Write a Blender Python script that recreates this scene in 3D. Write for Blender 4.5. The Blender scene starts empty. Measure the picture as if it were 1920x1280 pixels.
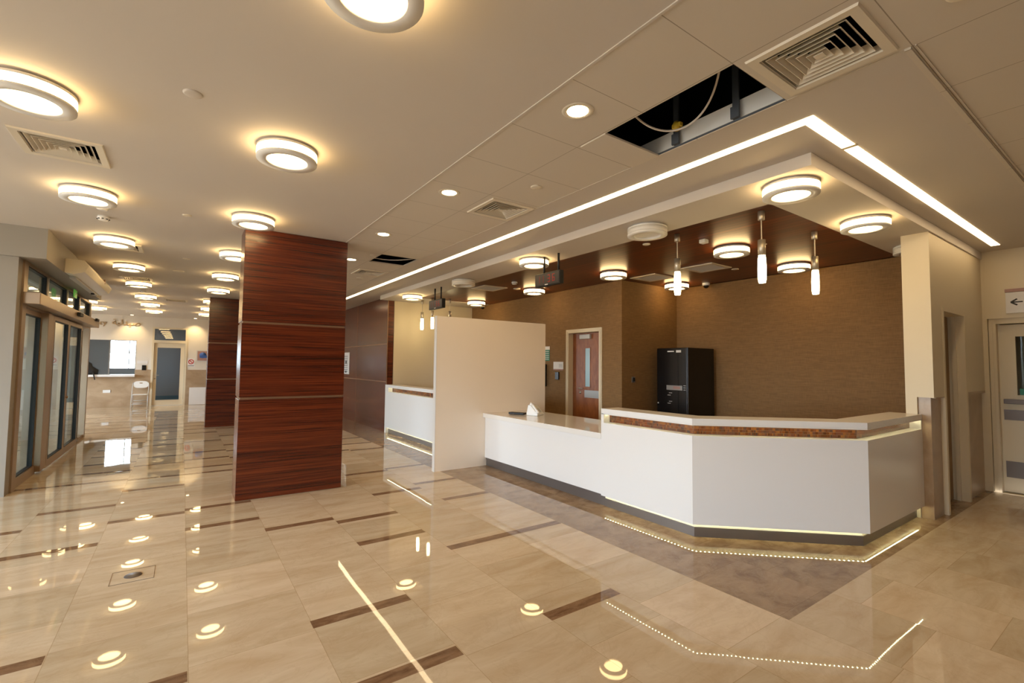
import bpy, math, random
from mathutils import Vector, Matrix
random.seed(7)
sc = bpy.context.scene
col = sc.collection
PI = math.pi

# ------------------------------------------------------------------ materials
def srgb(r, g, b):
    f = lambda v: (v/255/12.92) if v/255 <= 0.04045 else ((v/255+0.055)/1.055)**2.4
    return (f(r), f(g), f(b), 1)

def mat(name, c, rough=0.5, metal=0.0, emit=None, es=0.0, spec=0.5, coat=0.0):
    m = bpy.data.materials.new(name); m.use_nodes = True
    b = m.node_tree.nodes['Principled BSDF']
    b.inputs['Base Color'].default_value = c
    b.inputs['Roughness'].default_value = rough
    b.inputs['Metallic'].default_value = metal
    b.inputs['Specular IOR Level'].default_value = spec
    b.inputs['Coat Weight'].default_value = coat
    b.inputs['Coat Roughness'].default_value = 0.05
    if emit:
        b.inputs['Emission Color'].default_value = emit
        b.inputs['Emission Strength'].default_value = es
    return m

class N:
    def __init__(s, m): s.m = m; s.t = m.node_tree; s.b = s.t.nodes['Principled BSDF']
    def new(s, typ, **kw):
        n = s.t.nodes.new(typ)
        for k, v in kw.items(): setattr(n, k, v)
        return n
    def link(s, a, b): s.t.links.new(a, b)
    def coord(s): return s.new('ShaderNodeTexCoord').outputs['Object']
    def mapping(s, v, scale=(1, 1, 1), loc=(0, 0, 0)):
        n = s.new('ShaderNodeMapping'); n.inputs['Scale'].default_value = scale; n.inputs['Location'].default_value = loc
        s.link(v, n.inputs['Vector']); return n.outputs['Vector']
    def noise(s, v, scale, detail=3, rough=0.55, dist=0.0):
        n = s.new('ShaderNodeTexNoise'); n.inputs['Scale'].default_value = scale; n.inputs['Detail'].default_value = detail
        n.inputs['Roughness'].default_value = rough; n.inputs['Distortion'].default_value = dist
        s.link(v, n.inputs['Vector']); return n.outputs['Fac']
    def math(s, op, a, b=None, c=None):
        n = s.new('ShaderNodeMath', operation=op)
        for i, v in enumerate((a, b, c)):
            if v is None: continue
            if isinstance(v, (int, float)): n.inputs[i].default_value = v
            else: s.link(v, n.inputs[i])
        return n.outputs[0]
    def ramp(s, f, stops):
        n = s.new('ShaderNodeValToRGB'); e = n.color_ramp.elements
        e[0].position, e[0].color = stops[0]; e[1].position, e[1].color = stops[-1]
        for p, c in stops[1:-1]:
            x = e.new(p); x.color = c
        s.link(f, n.inputs['Fac']); return n.outputs['Color']
    def mix(s, f, a, b, typ='MIX'):
        n = s.new('ShaderNodeMix', data_type='RGBA', blend_type=typ)
        for k, v in ((0, f), (6, a), (7, b)):
            if isinstance(v, (int, float)): n.inputs[k].default_value = v
            elif isinstance(v, tuple): n.inputs[k].default_value = v
            else: s.link(v, n.inputs[k])
        return n.outputs[2]
    def sep(s, v):
        n = s.new('ShaderNodeSeparateXYZ'); s.link(v, n.inputs[0]); return n.outputs
    def comb(s, x, y, z):
        n = s.new('ShaderNodeCombineXYZ')
        for i, v in enumerate((x, y, z)):
            if isinstance(v, (int, float)): n.inputs[i].default_value = v
            else: s.link(v, n.inputs[i])
        return n.outputs[0]
    def white(s, v):
        n = s.new('ShaderNodeTexWhiteNoise', noise_dimensions='3D'); s.link(v, n.inputs['Vector']); return n.outputs['Value']
    def bump(s, h, strength=0.2, dist=0.01):
        n = s.new('ShaderNodeBump'); n.inputs['Strength'].default_value = strength; n.inputs['Distance'].default_value = dist
        s.link(h, n.inputs['Height']); s.link(n.outputs[0], s.b.inputs['Normal'])
    def color(s, c): s.link(c, s.b.inputs['Base Color'])

def paint(name, c, rough=0.6, var=0.04):
    m = mat(name, c, rough); n = N(m); v = n.coord()
    f = n.noise(v, 1.3, 4)
    d = tuple(x*(1-var) for x in c[:3])+(1,)
    n.color(n.ramp(f, [(0.3, d), (0.7, c)])); n.bump(n.noise(v, 140, 2), 0.03, 0.002)
    return m

def wood(name, dark, light, grain='z', rough=0.32, groove=None, s_long=1.1, s_cross=48, coat=0.0):
    m = mat(name, dark, rough, coat=coat); n = N(m); v = n.coord()
    m.node_tree.nodes['Principled BSDF'].inputs['Coat Roughness'].default_value = 0.22; sc_ = {'z': (s_long, s_long, s_cross), 'y': (s_long, s_cross, s_long)}[grain]
    f1 = n.noise(n.mapping(v, sc_), 1.0, 5, 0.65, 0.3)
    f2 = n.noise(n.mapping(v, tuple(x*0.22 for x in sc_)), 1.0, 3, 0.5, 0.6)
    f = n.math('ADD', n.math('MULTIPLY', f1, 0.65), n.math('MULTIPLY', f2, 0.35))
    mid = tuple((a+b)/2 for a, b in zip(dark, light))
    c = n.ramp(f, [(0.40, dark), (0.5, mid), (0.60, light)])
    if groove:
        y = n.sep(v)[1]
        fr = n.math('FRACT', n.math('DIVIDE', y, groove))
        g = n.math('LESS_THAN', fr, 0.13)
        c = n.mix(g, c, tuple(x*0.25 for x in dark[:3])+(1,))
        tone = n.white(n.comb(n.math('FLOOR', n.math('DIVIDE', y, groove)), 0.0, 0.0))
        c = n.mix(1.0, c, n.ramp(tone, [(0, (0.6, 0.6, 0.6, 1)), (1, (1.15, 1.15, 1.15, 1))]), 'MULTIPLY')
    n.color(c); n.bump(f1, 0.05, 0.002)
    return m

def linen(name, dark, light):
    m = mat(name, dark, 0.75, spec=0.3); n = N(m); v = n.coord()
    a = n.noise(n.mapping(v, (7, 7, 190)), 1, 3, 0.6)
    b = n.noise(n.mapping(v, (160, 160, 9)), 1, 3, 0.6)
    f = n.math('ADD', n.math('MULTIPLY', a, 0.6), n.math('MULTIPLY', b, 0.4))
    n.color(n.ramp(f, [(0.38, dark), (0.62, light)])); n.bump(f, 0.08, 0.002)
    return m

PITCH = 0.628
def marble(name, c1, c2, vein, tile=True, rough=0.018, vscale=1.0, ani=(6.5, 1.7), jc=0.97, var=0.17):
    m = mat(name, c1, rough, spec=0.36); n = N(m); v = n.coord()
    x, y, z = n.sep(v)
    vv = v
    if tile:
        cy = n.math('FLOOR', n.math('DIVIDE', n.math('ADD', y, 3.225), PITCH))
        ox = n.math('MULTIPLY', n.white(n.comb(cy, 3.7, 0.0)), PITCH)
        tx = n.math('DIVIDE', n.math('ADD', x, ox), PITCH)
        cx = n.math('FLOOR', tx)
        idv = n.comb(cx, cy, 1.0)
        rnd = n.white(idv)
        off = n.math('MULTIPLY', rnd, 37.0)
        vv = n.comb(n.math('ADD', x, off), n.math('ADD', y, n.math('MULTIPLY', rnd, 11.0)), z)
    big = n.noise(n.mapping(vv, (ani[0]*vscale, ani[1]*vscale, 3*vscale)), 1.0, 7, 0.62, 0.7)
    c = n.ramp(big, [(0.32, c2), (0.62, c1)])
    w = n.noise(vv, 2.6*vscale, 8, 0.62, 1.6)
    vn = n.math('ABSOLUTE', n.math('SUBTRACT', w, 0.5))
    vf = n.math('MULTIPLY', n.math('SUBTRACT', 1.0, n.math('MINIMUM', n.math('MULTIPLY', vn, 38.0), 1.0)), 0.16)
    c = n.mix(vf, c, vein)
    if tile:
        lo = (1-var, 1-var, 1-var*1.15, 1)
        c = n.mix(1.0, c, n.ramp(rnd, [(0, lo), (1, (1, 1, 1, 1))]), 'MULTIPLY')
        fx = n.math('FRACT', tx); fy = n.math('FRACT', n.math('DIVIDE', n.math('ADD', y, 3.225), PITCH))
        ex = n.math('MINIMUM', fx, n.math('SUBTRACT', 1.0, fx)); ey = n.math('MINIMUM', fy, n.math('SUBTRACT', 1.0, fy))
        j = n.math('LESS_THAN', n.math('MINIMUM', ex, ey), 0.0028)
        c = n.mix(j, c, n.mix(1.0, c, (jc*0.8, jc*0.74, jc*0.66, 1), 'MULTIPLY'))
        # each slab lies very slightly out of true, so reflections break at the joints
        r2 = n.math('SUBTRACT', n.white(n.comb(cx, cy, 5.0)), 0.5); r3 = n.math('SUBTRACT', n.white(n.comb(cx, cy, 9.0)), 0.5)
        nn = n.new('ShaderNodeVectorMath', operation='NORMALIZE')
        wv = n.math('MULTIPLY', n.math('SUBTRACT', n.noise(v, 2.2, 1), 0.5), 0.006)
        n.link(n.comb(n.math('ADD', n.math('MULTIPLY', r2, 0.0025), wv), n.math('MULTIPLY', r3, 0.0025), 1.0), nn.inputs[0])
        n.link(nn.outputs[0], n.b.inputs['Normal'])
    n.color(c)
    return m

M = {}
M['floor'] = marble('beige marble', srgb(226, 207, 180), srgb(208, 183, 151), srgb(186, 158, 124))
M['border'] = marble('brown marble', srgb(172, 144, 112), srgb(134, 104, 74), srgb(212, 192, 160), vscale=1.6, ani=(3.6, 2.2), var=0.16)
M['strip'] = marble('dark marble', srgb(148, 116, 88), srgb(114, 84, 60), srgb(170, 146, 118), tile=False, vscale=3.0)
M['clad'] = marble('wall marble', srgb(180, 156, 128), srgb(160, 134, 104), srgb(172, 142, 110), tile=False, rough=0.3)
M['gyp'] = paint('ceiling paint', srgb(203, 195, 186), 0.75, 0.02)
M['white'] = paint('white wall paint', srgb(222, 214, 202), 0.6, 0.03)
M['cream'] = paint('cream wall paint', srgb(222, 208, 180), 0.6, 0.03)
M['wallshade'] = paint('shade-greyed white wall paint', srgb(150, 142, 130), 0.6, 0.03)  # white wall greyed in the paint to stand for weaker daylight
M['endw'] = paint('end wall paint', srgb(226, 220, 210), 0.6, 0.03)
M['board'] = paint('partition laminate', srgb(244, 230, 212), 0.45, 0.02)
M['solid'] = mat('white solid surface', srgb(232, 228, 224), 0.22)
M['solidtop'] = mat('polished solid surface top', srgb(232, 226, 218), 0.06)
M['creamplastic'] = mat('cream plastic', srgb(222, 212, 190), 0.4)
M['vent'] = mat('white painted metal', srgb(216, 206, 188), 0.5)
M['wood'] = wood('dark mahogany veneer', srgb(56, 15, 4), srgb(108, 44, 18), 'z', 0.26, coat=0.3, s_cross=80)
M['woodc'] = wood('walnut slat ceiling', srgb(72, 26, 7), srgb(114, 52, 18), 'y', 0.36, groove=0.095, s_cross=30)
M['woodd'] = wood('door veneer', srgb(126, 70, 34), srgb(152, 90, 48), 'z', 0.4, s_cross=5, s_long=14)
M['bronze'] = mat('bronze trim', srgb(150, 118, 90), 0.35, 0.6)
M['plinth'] = mat('brushed steel plinth', srgb(128, 120, 116), 0.38, 0.75)
M['steel'] = mat('brushed steel', srgb(160, 156, 150), 0.42, 0.8)
M['plate'] = mat('dull steel plate', srgb(112, 100, 92), 0.5, 0.4)
M['paneldoor'] = mat('shade-toned cream door', srgb(148, 118, 78), 0.6)  # cream door leaf; the shade of its recess is put into the tan
M['chrome'] = mat('satin nickel', srgb(186, 176, 160), 0.42, 0.75)
M['alu'] = mat('champagne aluminium', srgb(176, 154, 130), 0.34, 0.65)
M['alud'] = mat('black gasket', srgb(22, 20, 20), 0.5)
M['linen'] = linen('brown linen wallpaper', srgb(118, 88, 54), srgb(142, 108, 68))
M['black'] = mat('black lacquer', srgb(13, 13, 14), 0.22)
M['blackm'] = mat('matt black', srgb(20, 19, 19), 0.6)
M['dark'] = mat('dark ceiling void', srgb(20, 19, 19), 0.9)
M['grey'] = mat('grey wall', srgb(128, 128, 130), 0.7)
M['teal'] = mat('teal skirting', srgb(52, 96, 112), 0.5)
M['green'] = mat('green sign', srgb(30, 120, 90), 0.5)
M['red'] = mat('red print', srgb(196, 60, 60), 0.5)
M['blue'] = mat('blue print', srgb(54, 90, 160), 0.5)
M['signw'] = mat('sign white', srgb(226, 222, 218), 0.5)
M['ink'] = mat('dark print', srgb(50, 44, 42), 0.6)
M['mauve'] = mat('mauve band', srgb(170, 130, 120), 0.5)
M['yellow'] = mat('yellow valve', srgb(190, 160, 40), 0.5)
M['hanger'] = mat('galvanised hanger', srgb(90, 96, 104), 0.5, 0.5)
M['cable'] = mat('white cable', srgb(215, 205, 192), 0.5)
M['plastic'] = mat('white plastic', srgb(232, 230, 226), 0.35)
M['greyplastic'] = mat('light grey plastic', srgb(196, 194, 190), 0.4)
M['brass'] = mat('brass letter', srgb(190, 160, 120), 0.35, 0.6)
WARM = (1.0, 0.68, 0.30, 1)
M['lampw'] = mat('lit opal acrylic', (0.9, 0.88, 0.82, 1), 0.4, emit=WARM, es=15.5)
M['lampoff'] = mat('unlit opal acrylic', srgb(224, 220, 214), 0.35)
M['lens'] = mat('lit opal lens', (0.9, 0.88, 0.82, 1), 0.4, emit=WARM, es=15.5)
M['bulb'] = mat('downlight lamp', (1, 1, 1, 1), 0.4, emit=(1.0, 0.78, 0.46, 1), es=16)
M['reflector'] = mat('downlight reflector', srgb(230, 200, 150), 0.15, 0.9)
M['pend'] = mat('lit pendant glass', (0.95, 0.95, 0.9, 1), 0.3, emit=(1.0, 0.80, 0.42, 1), es=20)
M['strip_l'] = mat('lit linear diffuser', (1, 1, 1, 1), 0.5, emit=(1.0, 0.74, 0.42, 1), es=9)
M['led'] = mat('led chip', (1, 1, 1, 1), 0.5, emit=(1.0, 0.96, 0.55, 1), es=60)
M['ledtape'] = mat('led tape', (1, 1, 1, 1), 0.5, emit=(1.0, 0.93, 0.52, 1), es=1.2)
M['leddim'] = mat('dim led chip', (1, 1, 1, 1), 0.5, emit=(1.0, 0.92, 0.5, 1), es=50)
M['ledtapedim'] = mat('dim led tape', (1, 1, 1, 1), 0.5, emit=(1.0, 0.9, 0.5, 1), es=0.5)
M['fillpanel'] = mat('added fill panel diffuser', (1, 1, 1, 1), 0.5, emit=(0.92, 0.96, 1.0, 1), es=14)  # glow of the panels added in the back rooms
M['digit'] = mat('red digit', (0.2, 0, 0, 1), 0.5, emit=(1.0, 0.06, 0.04, 1), es=0.16)
M['digitdim'] = mat('dim red digit', (0.15, 0, 0, 1), 0.5, emit=(1.0, 0.05, 0.04, 1), es=0.04)
M['clock'] = mat('smoked display', srgb(58, 54, 52), 0.3)
M['exitl'] = mat('lit exit sign', srgb(60, 150, 40), 0.4, emit=(0.25, 0.8, 0.1, 1), es=0.2)

def glassmat(name, tint, refl=0.9, base=0.045):
    m = bpy.data.materials.new(name); m.use_nodes = True; t = m.node_tree; t.nodes.clear()
    o = t.nodes.new('ShaderNodeOutputMaterial'); mx = t.nodes.new('ShaderNodeMixShader')
    tr = t.nodes.new('ShaderNodeBsdfTransparent'); tr.inputs[0].default_value = tint
    gl = t.nodes.new('ShaderNodeBsdfGlossy'); gl.inputs['Roughness'].default_value = 0.01
    lw = t.nodes.new('ShaderNodeLayerWeight'); lw.inputs['Blend'].default_value = 0.5
    pw = t.nodes.new('ShaderNodeMath'); pw.operation = 'POWER'; pw.inputs[1].default_value = 5.0
    ma = t.nodes.new('ShaderNodeMath'); ma.operation = 'MULTIPLY_ADD'; ma.inputs[1].default_value = 0.95*refl; ma.inputs[2].default_value = base
    t.links.new(lw.outputs['Facing'], pw.inputs[0]); t.links.new(pw.outputs[0], ma.inputs[0]); t.links.new(ma.outputs[0], mx.inputs[0])
    t.links.new(tr.outputs[0], mx.inputs[1]); t.links.new(gl.outputs[0], mx.inputs[2]); t.links.new(mx.outputs[0], o.inputs[0])
    return m
M['glass'] = glassmat('clear door glass', (0.86, 0.92, 0.92, 1))
M['glasst'] = glassmat('clear window glass', (0.95, 0.97, 0.97, 1))
M['glassd'] = glassmat('coated vision glass', (0.9, 0.9, 0.86, 1), 0.6, 0.004)
M['frost'] = mat('frosted vision glass', srgb(120, 150, 150), 0.25)

# ceiling tiles with joints
m = paint('metal ceiling tile', srgb(208, 199, 186), 0.6, 0.02); n = N(m); v = n.coord(); x, y, z = n.sep(v)
def jl(a, o):
    f = n.math('FRACT', n.math('DIVIDE', n.math('ADD', a, o), 0.595))
    return n.math('MINIMUM', f, n.math('SUBTRACT', 1.0, f))
j = n.math('LESS_THAN', n.math('MINIMUM', jl(x, -1.31+5.95), jl(y, 1.715+11.9)), 0.004)
base = n.b.inputs['Base Color'].links[0].from_socket
n.color(n.mix(j, base, srgb(150, 138, 122)))
M['tile'] = m

# mosaic of small amber and brown glass
m = mat('amber glass mosaic', srgb(90, 50, 20), 0.18); n = N(m); v = n.coord(); x, y, z = n.sep(v)
u = n.math('ADD', x, n.math('MULTIPLY', y, 0.9))
row = n.math('FLOOR', n.math('DIVIDE', z, 0.024))
u2 = n.math('ADD', u, n.math('MULTIPLY', n.white(n.comb(row, 1.0, 2.0)), 0.06))
wv = n.math('FLOOR', n.math('DIVIDE', u2, 0.032))
half = n.math('GREATER_THAN', n.white(n.comb(wv, row, 4.0)), 0.5)
sub = n.math('MULTIPLY', half, n.math('FLOOR', n.math('DIVIDE', u2, 0.016)))
r = n.white(n.comb(wv, row, sub))
c = n.ramp(r, [(0, srgb(58, 26, 12)), (0.3, srgb(98, 48, 18)), (0.55, srgb(72, 44, 42)), (0.75, srgb(118, 72, 32)), (1, srgb(48, 36, 40))])
fz = n.math('FRACT', n.math('DIVIDE', z, 0.024)); fu = n.math('FRACT', n.math('DIVIDE', u2, 0.016))
g = n.math('MAXIMUM', n.math('LESS_THAN', fz, 0.09), n.math('LESS_THAN', fu, 0.07))
n.color(n.mix(g, c, srgb(108, 88, 70)))
M['mosaic'] = m

# ------------------------------------------------------------------ mesh builder
class MB:
    def __init__(s): s.v = []; s.f = []; s.mi = []; s.sm = []
    def add(s, vs, fs, mi=0, smooth=False):
        o = len(s.v); s.v += [tuple(p) for p in vs]
        for f in fs: s.f.append([i+o for i in f]); s.mi.append(mi); s.sm.append(smooth)
        return s
    def box(s, x0, x1, y0, y1, z0, z1, mi=0):
        x0, x1 = sorted((x0, x1)); y0, y1 = sorted((y0, y1)); z0, z1 = sorted((z0, z1))
        vs = [(x0, y0, z0), (x1, y0, z0), (x1, y1, z0), (x0, y1, z0), (x0, y0, z1), (x1, y0, z1), (x1, y1, z1), (x0, y1, z1)]
        return s.add(vs, [(3, 2, 1, 0), (4, 5, 6, 7), (0, 1, 5, 4), (1, 2, 6, 5), (2, 3, 7, 6), (3, 0, 4, 7)], mi)
    def quad(s, a, b, c, d, mi=0): return s.add([a, b, c, d], [(0, 1, 2, 3)], mi)
    def prism(s, pts, z0, z1, mi=0):
        n = len(pts); vs = [(p[0], p[1], z0) for p in pts]+[(p[0], p[1], z1) for p in pts]
        fs = [tuple(range(n-1, -1, -1)), tuple(range(n, 2*n))]+[(i, (i+1) % n, n+(i+1) % n, n+i) for i in range(n)]
        return s.add(vs, fs, mi)
    def lathe(s, prof, c=(0, 0, 0), n=40, mi=0, smooth=True, axis='z'):
        vs = []; fs = []
        for r, z in prof:
            for k in range(n):
                a = 2*PI*k/n; p = (r*math.cos(a), r*math.sin(a), z)
                if axis == 'x': p = (p[2], p[0], p[1])
                if axis == 'y': p = (p[0], p[2], p[1])
                vs.append((c[0]+p[0], c[1]+p[1], c[2]+p[2]))
        for i in range(len(prof)-1):
            for k in range(n):
                fs.append((i*n+k, i*n+(k+1) % n, (i+1)*n+(k+1) % n, (i+1)*n+k))
        s.add(vs, fs, mi, smooth)
        return s
    def disc(s, c, r, n=32, mi=0):
        return s.add([(c[0]+r*math.cos(2*PI*k/n), c[1]+r*math.sin(2*PI*k/n), c[2]) for k in range(n)], [tuple(range(n))], mi)
    def tube(s, pts, r, n=8, mi=0):
        pts = [Vector(p) for p in pts]; vs = []; fs = []
        up = None
        for i, p in enumerate(pts):
            d = (pts[min(i+1, len(pts)-1)]-pts[max(i-1, 0)]).normalized()
            if up is None:
                up = d.orthogonal().normalized()
            up = (up-d*up.dot(d)).normalized(); w = d.cross(up)
            for k in range(n):
                a = 2*PI*k/n; vs.append(p+up*(r*math.cos(a))+w*(r*math.sin(a)))
        for i in range(len(pts)-1):
            for k in range(n): fs.append((i*n+k, i*n+(k+1) % n, (i+1)*n+(k+1) % n, (i+1)*n+k))
        fs.append(tuple(range(n-1, -1, -1))); fs.append(tuple(range((len(pts)-1)*n, len(pts)*n)))
        return s.add(vs, fs, mi, True)
    def xf(s, mtx):
        s.v = [tuple(mtx @ Vector(p)) for p in s.v]; return s
    def build(s, name, mats, parent=None, bevel=0, **props):
        me = bpy.data.meshes.new(name); me.from_pydata(s.v, [], s.f)
        if not isinstance(mats, (list, tuple)): mats = [mats]
        for k in mats: me.materials.append(M[k])
        for p, i, sm in zip(me.polygons, s.mi, s.sm): p.material_index = i; p.use_smooth = sm
        me.update()
        o = bpy.data.objects.new(name, me); col.objects.link(o)
        if bevel:
            b = o.modifiers.new('bevel', 'BEVEL'); b.width = bevel; b.segments = 2; b.limit_method = 'ANGLE'; b.angle_limit = 0.6
        if parent is not None:
            o.parent = parent
            L = Matrix.Identity(4); p = parent
            while p is not None: L = Matrix.Translation(p.location) @ L if p.type == 'EMPTY' else L; p = p.parent
            o.matrix_parent_inverse = L.inverted() if parent.type == 'EMPTY' else Matrix.Identity(4)
        for k, v in props.items(): o[k] = v
        return o

def thing(name, label, cat, loc=(0, 0, 0), group=None):
    o = bpy.data.objects.new(name, None); col.objects.link(o); o.location = loc; o.empty_display_size = 0.1
    o['label'] = label; o['category'] = cat
    if group: o['group'] = group
    return o
def tag(o, label, cat, group=None):
    o['label'] = label; o['category'] = cat
    if group: o['group'] = group
    return o
def struct(mb, name, mats, bevel=0): return mb.build(name, mats, None, bevel, kind='structure')
def dup(root, loc, label, group=None):
    r = root.copy(); col.objects.link(r); r.location = loc; r['label'] = label
    if group: r['group'] = group
    for ch in list(root.children):
        c = ch.copy(); col.objects.link(c); iv = ch.matrix_parent_inverse.copy(); c.parent = r; c.matrix_parent_inverse = iv
        for g in list(ch.children):
            d = g.copy(); col.objects.link(d); iv = g.matrix_parent_inverse.copy(); d.parent = c; d.matrix_parent_inverse = iv
    return r

def text_mesh(s, size, font=None, depth=0.002, align='LEFT'):
    cu = bpy.data.curves.new('t', 'FONT'); cu.body = s; cu.size = size; cu.extrude = depth; cu.align_x = align
    if font: cu.font = font
    o = bpy.data.objects.new('t', cu); col.objects.link(o)
    dg = bpy.context.evaluated_depsgraph_get(); dg.update()
    me = bpy.data.meshes.new_from_object(o.evaluated_get(dg))
    bpy.data.objects.remove(o); bpy.data.curves.remove(cu)
    return me
def put_text(name, s, size, mtx, m, parent, font=None, depth=0.002, align='LEFT'):
    me = text_mesh(s, size, font, depth, align); me.transform(mtx); me.materials.clear(); me.materials.append(M[m])
    o = bpy.data.objects.new(name, me); col.objects.link(o)
    if parent is not None:
        o.parent = parent
        if parent.type == 'EMPTY': o.matrix_parent_inverse = Matrix.Translation(-parent.location)
    return o
# text facing -x (read from the camera side), and text facing +y
FACE_NX = Matrix(((0, 0, -1, 0), (-1, 0, 0, 0), (0, 1, 0, 0), (0, 0, 0, 1)))
FACE_PY = Matrix(((-1, 0, 0, 0), (0, 0, 1, 0), (0, 1, 0, 0), (0, 0, 0, 1)))
def TR(*p): return Matrix.Translation(p)

def cells(us, vs, holes):
    U = sorted(set(us+[h[0] for h in holes]+[h[1] for h in holes])); V = sorted(set(vs+[h[2] for h in holes]+[h[3] for h in holes]))
    U = [u for u in U if min(us) <= u <= max(us)]; V = [v for v in V if min(vs) <= v <= max(vs)]
    for a, b in zip(U, U[1:]):
        for c, d in zip(V, V[1:]):
            cu, cv = (a+b)/2, (c+d)/2
            if any(h[0] < cu < h[1] and h[2] < cv < h[3] for h in holes): continue
            yield a, b, c, d
def wall_y(name, m, y0, y1, x0, x1, z0=0, z1=3.2, holes=()):
    b = MB()
    for a, c, d, e in cells([x0, x1], [z0, z1], list(holes)): b.box(a, c, y0, y1, d, e)
    return struct(b, name, m)
def wall_x(name, m, x0, x1, y0, y1, z0=0, z1=3.2, holes=()):
    b = MB()
    for a, c, d, e in cells([y0, y1], [z0, z1], list(holes)): b.box(x0, x1, a, c, d, e)
    return struct(b, name, m)

H = 3.2; S = 3.104
XE = 21.3      # end wall of the hall
YW = -3.95     # timber panelled side wall
YR = -8.85     # wall with the double doors
YL = 1.65      # glazed entrance line
YB = 7.5       # daylight wall of the near part
YF = 5.5       # daylight wall of the far part

# ------------------------------------------------------------------ floor
fl = MB()
def fq(x0, x1, y0, y1, z, mi): fl.quad((x0, y0, z), (x1, y0, z), (x1, y1, z), (x0, y1, z), mi)
fq(-4.2, XE, -3.225, YB, 0, 0); fq(-4.2, 1.5, YR, -3.225, 0, 0); fq(1.5, XE, YR, -3.225, 0, 1)
ys = [-3.22+PITCH*k for k in range(0, 15)]  # slab columns
def cy_(v): return min(ys, key=lambda q: abs(q-v))
strips = [(3.07, -1.32, -.69), (2.335, -2.59, -1.96), (2.34, -1.32, -.07), (3.69, -3.22, -1.96), (4.21, -1.94, -1.32), (5.05, -1.31, -.69),
          (5.475, -.69, -.07), (5.45, .55, 1.17), (6.11, -.07, .55), (6.24, 1.17, 1.8), (6.82, .55, 1.17), (7.49, -.07, .55), (3.5, .55, 1.17),
          (2.92, -.07, .55), (5.05, -3.22, -2.6), (5.69, -2.6, -1.97), (5.91, -3.22, -2.6), (8.22, .55, 1.65), (8.15, -.69, .55), (6.2, -.69, -.07),
          (4.9, -1.94, -1.32), (7.0, -3.22, -2.6), (6.9, -2.6, -1.94), (7.4, -1.94, -1.32)]
for x0, a, b in strips: fq(x0, x0+.098, cy_(a), cy_(b), .0004, 2)
for k, y0 in enumerate(ys[:-1]):
    x = 8.55+random.random()*0.8
    while x < XE-.3:
        if (x < 13.4 and y0+PITCH > YL+.1) or (y0 < -1 and x < 8.0): x += .7; continue
        fq(x, x+.098, y0, y0+PITCH, .0004, 2)
        x += .098+PITCH*random.choice([1, 1, 2])
struct(fl, 'floor', ['floor', 'border', 'strip'])
wy = MB().box(13.3, 13.5, YL+.05, YF+.3, 0, .1)

# ------------------------------------------------------------------ ceiling
vents = [(1.013, -2.61), (3.99, -2.63), (8.17, -2.64), (4.80, .80), (8.48, .78), (11.6, .79), (15.1, .2)]
VH = 0.2
holes = [(vx-VH, vx+VH, vy-VH, vy+VH) for vx, vy in vents]
holes += [(1.31, 2.47, -2.895, -2.325), (6.68, 7.28, -2.9, -2.33)]
ce = MB()
Xs = [-4.2, .735, XE+.1]; Ys = [YR, -2.9, -1.715, YB]
for a, b, c, d in cells(Xs, Ys, holes):
    cx, cy = (a+b)/2, (c+d)/2
    tile = (cy < -1.715 and cx < .735) or (-2.9 < cy < -1.715)
    ce.box(a, b, c, d, H, H+.018, 1 if tile else 0)
struct(ce, 'ceiling', ['gyp', 'tile'])
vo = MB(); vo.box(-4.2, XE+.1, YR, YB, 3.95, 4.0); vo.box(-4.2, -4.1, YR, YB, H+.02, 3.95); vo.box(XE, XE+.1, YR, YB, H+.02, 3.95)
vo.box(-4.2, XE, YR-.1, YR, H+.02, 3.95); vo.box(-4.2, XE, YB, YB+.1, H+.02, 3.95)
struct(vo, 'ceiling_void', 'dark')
# dropped soffit over the reception with its fascia
so = MB()
for a, b, c, d in cells([1.53, 10.8], [YR, -3.755], [(2.13, 9.95, -7.8, -4.365)]): so.box(a, b, c, d, S, H-.001)
struct(so, 'ceiling_soffit', 'gyp')
struct(MB().box(2.13, 9.95, -7.8, -4.365, S+.006, H-.002), 'ceiling_timber', 'woodc')
struct(MB().box(.735, XE, -1.722, -1.708, H-.006, H), 'trim_1', 'gyp')
struct(MB().box(.722, .748, YR, -2.9, H-.012, H).box(.70, .706, YR, -2.9, H-.006, H), 'trim_2', 'tile')
struct(MB().box(.735, XE, -2.903, -2.899, H-.003, H), 'trim_3', 'tile')

# recessed linear light running round the reception
t = thing('linear_ceiling_light', 'long L-shaped glowing strip light let into the ceiling around the reception', 'light', (1.33, -3.25, H))
MB().box(1.37, 13.2, -3.29, -3.208, H-.004, H-.001).build('light_diffuser', 'strip_l', t)
MB().box(1.29, 1.37, -3.86, -3.208, H-.004, H-.001).build('light_diffuser', 'strip_l', t)
MB().box(1.29, 1.37, -8.46, -3.90, H-.004, H-.001).build('light_diffuser', 'strip_l', t)
MB().box(1.284, 1.376, -3.9, -3.86, H-.005, H-.001).build('joint_piece', 'creamplastic', t)

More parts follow.
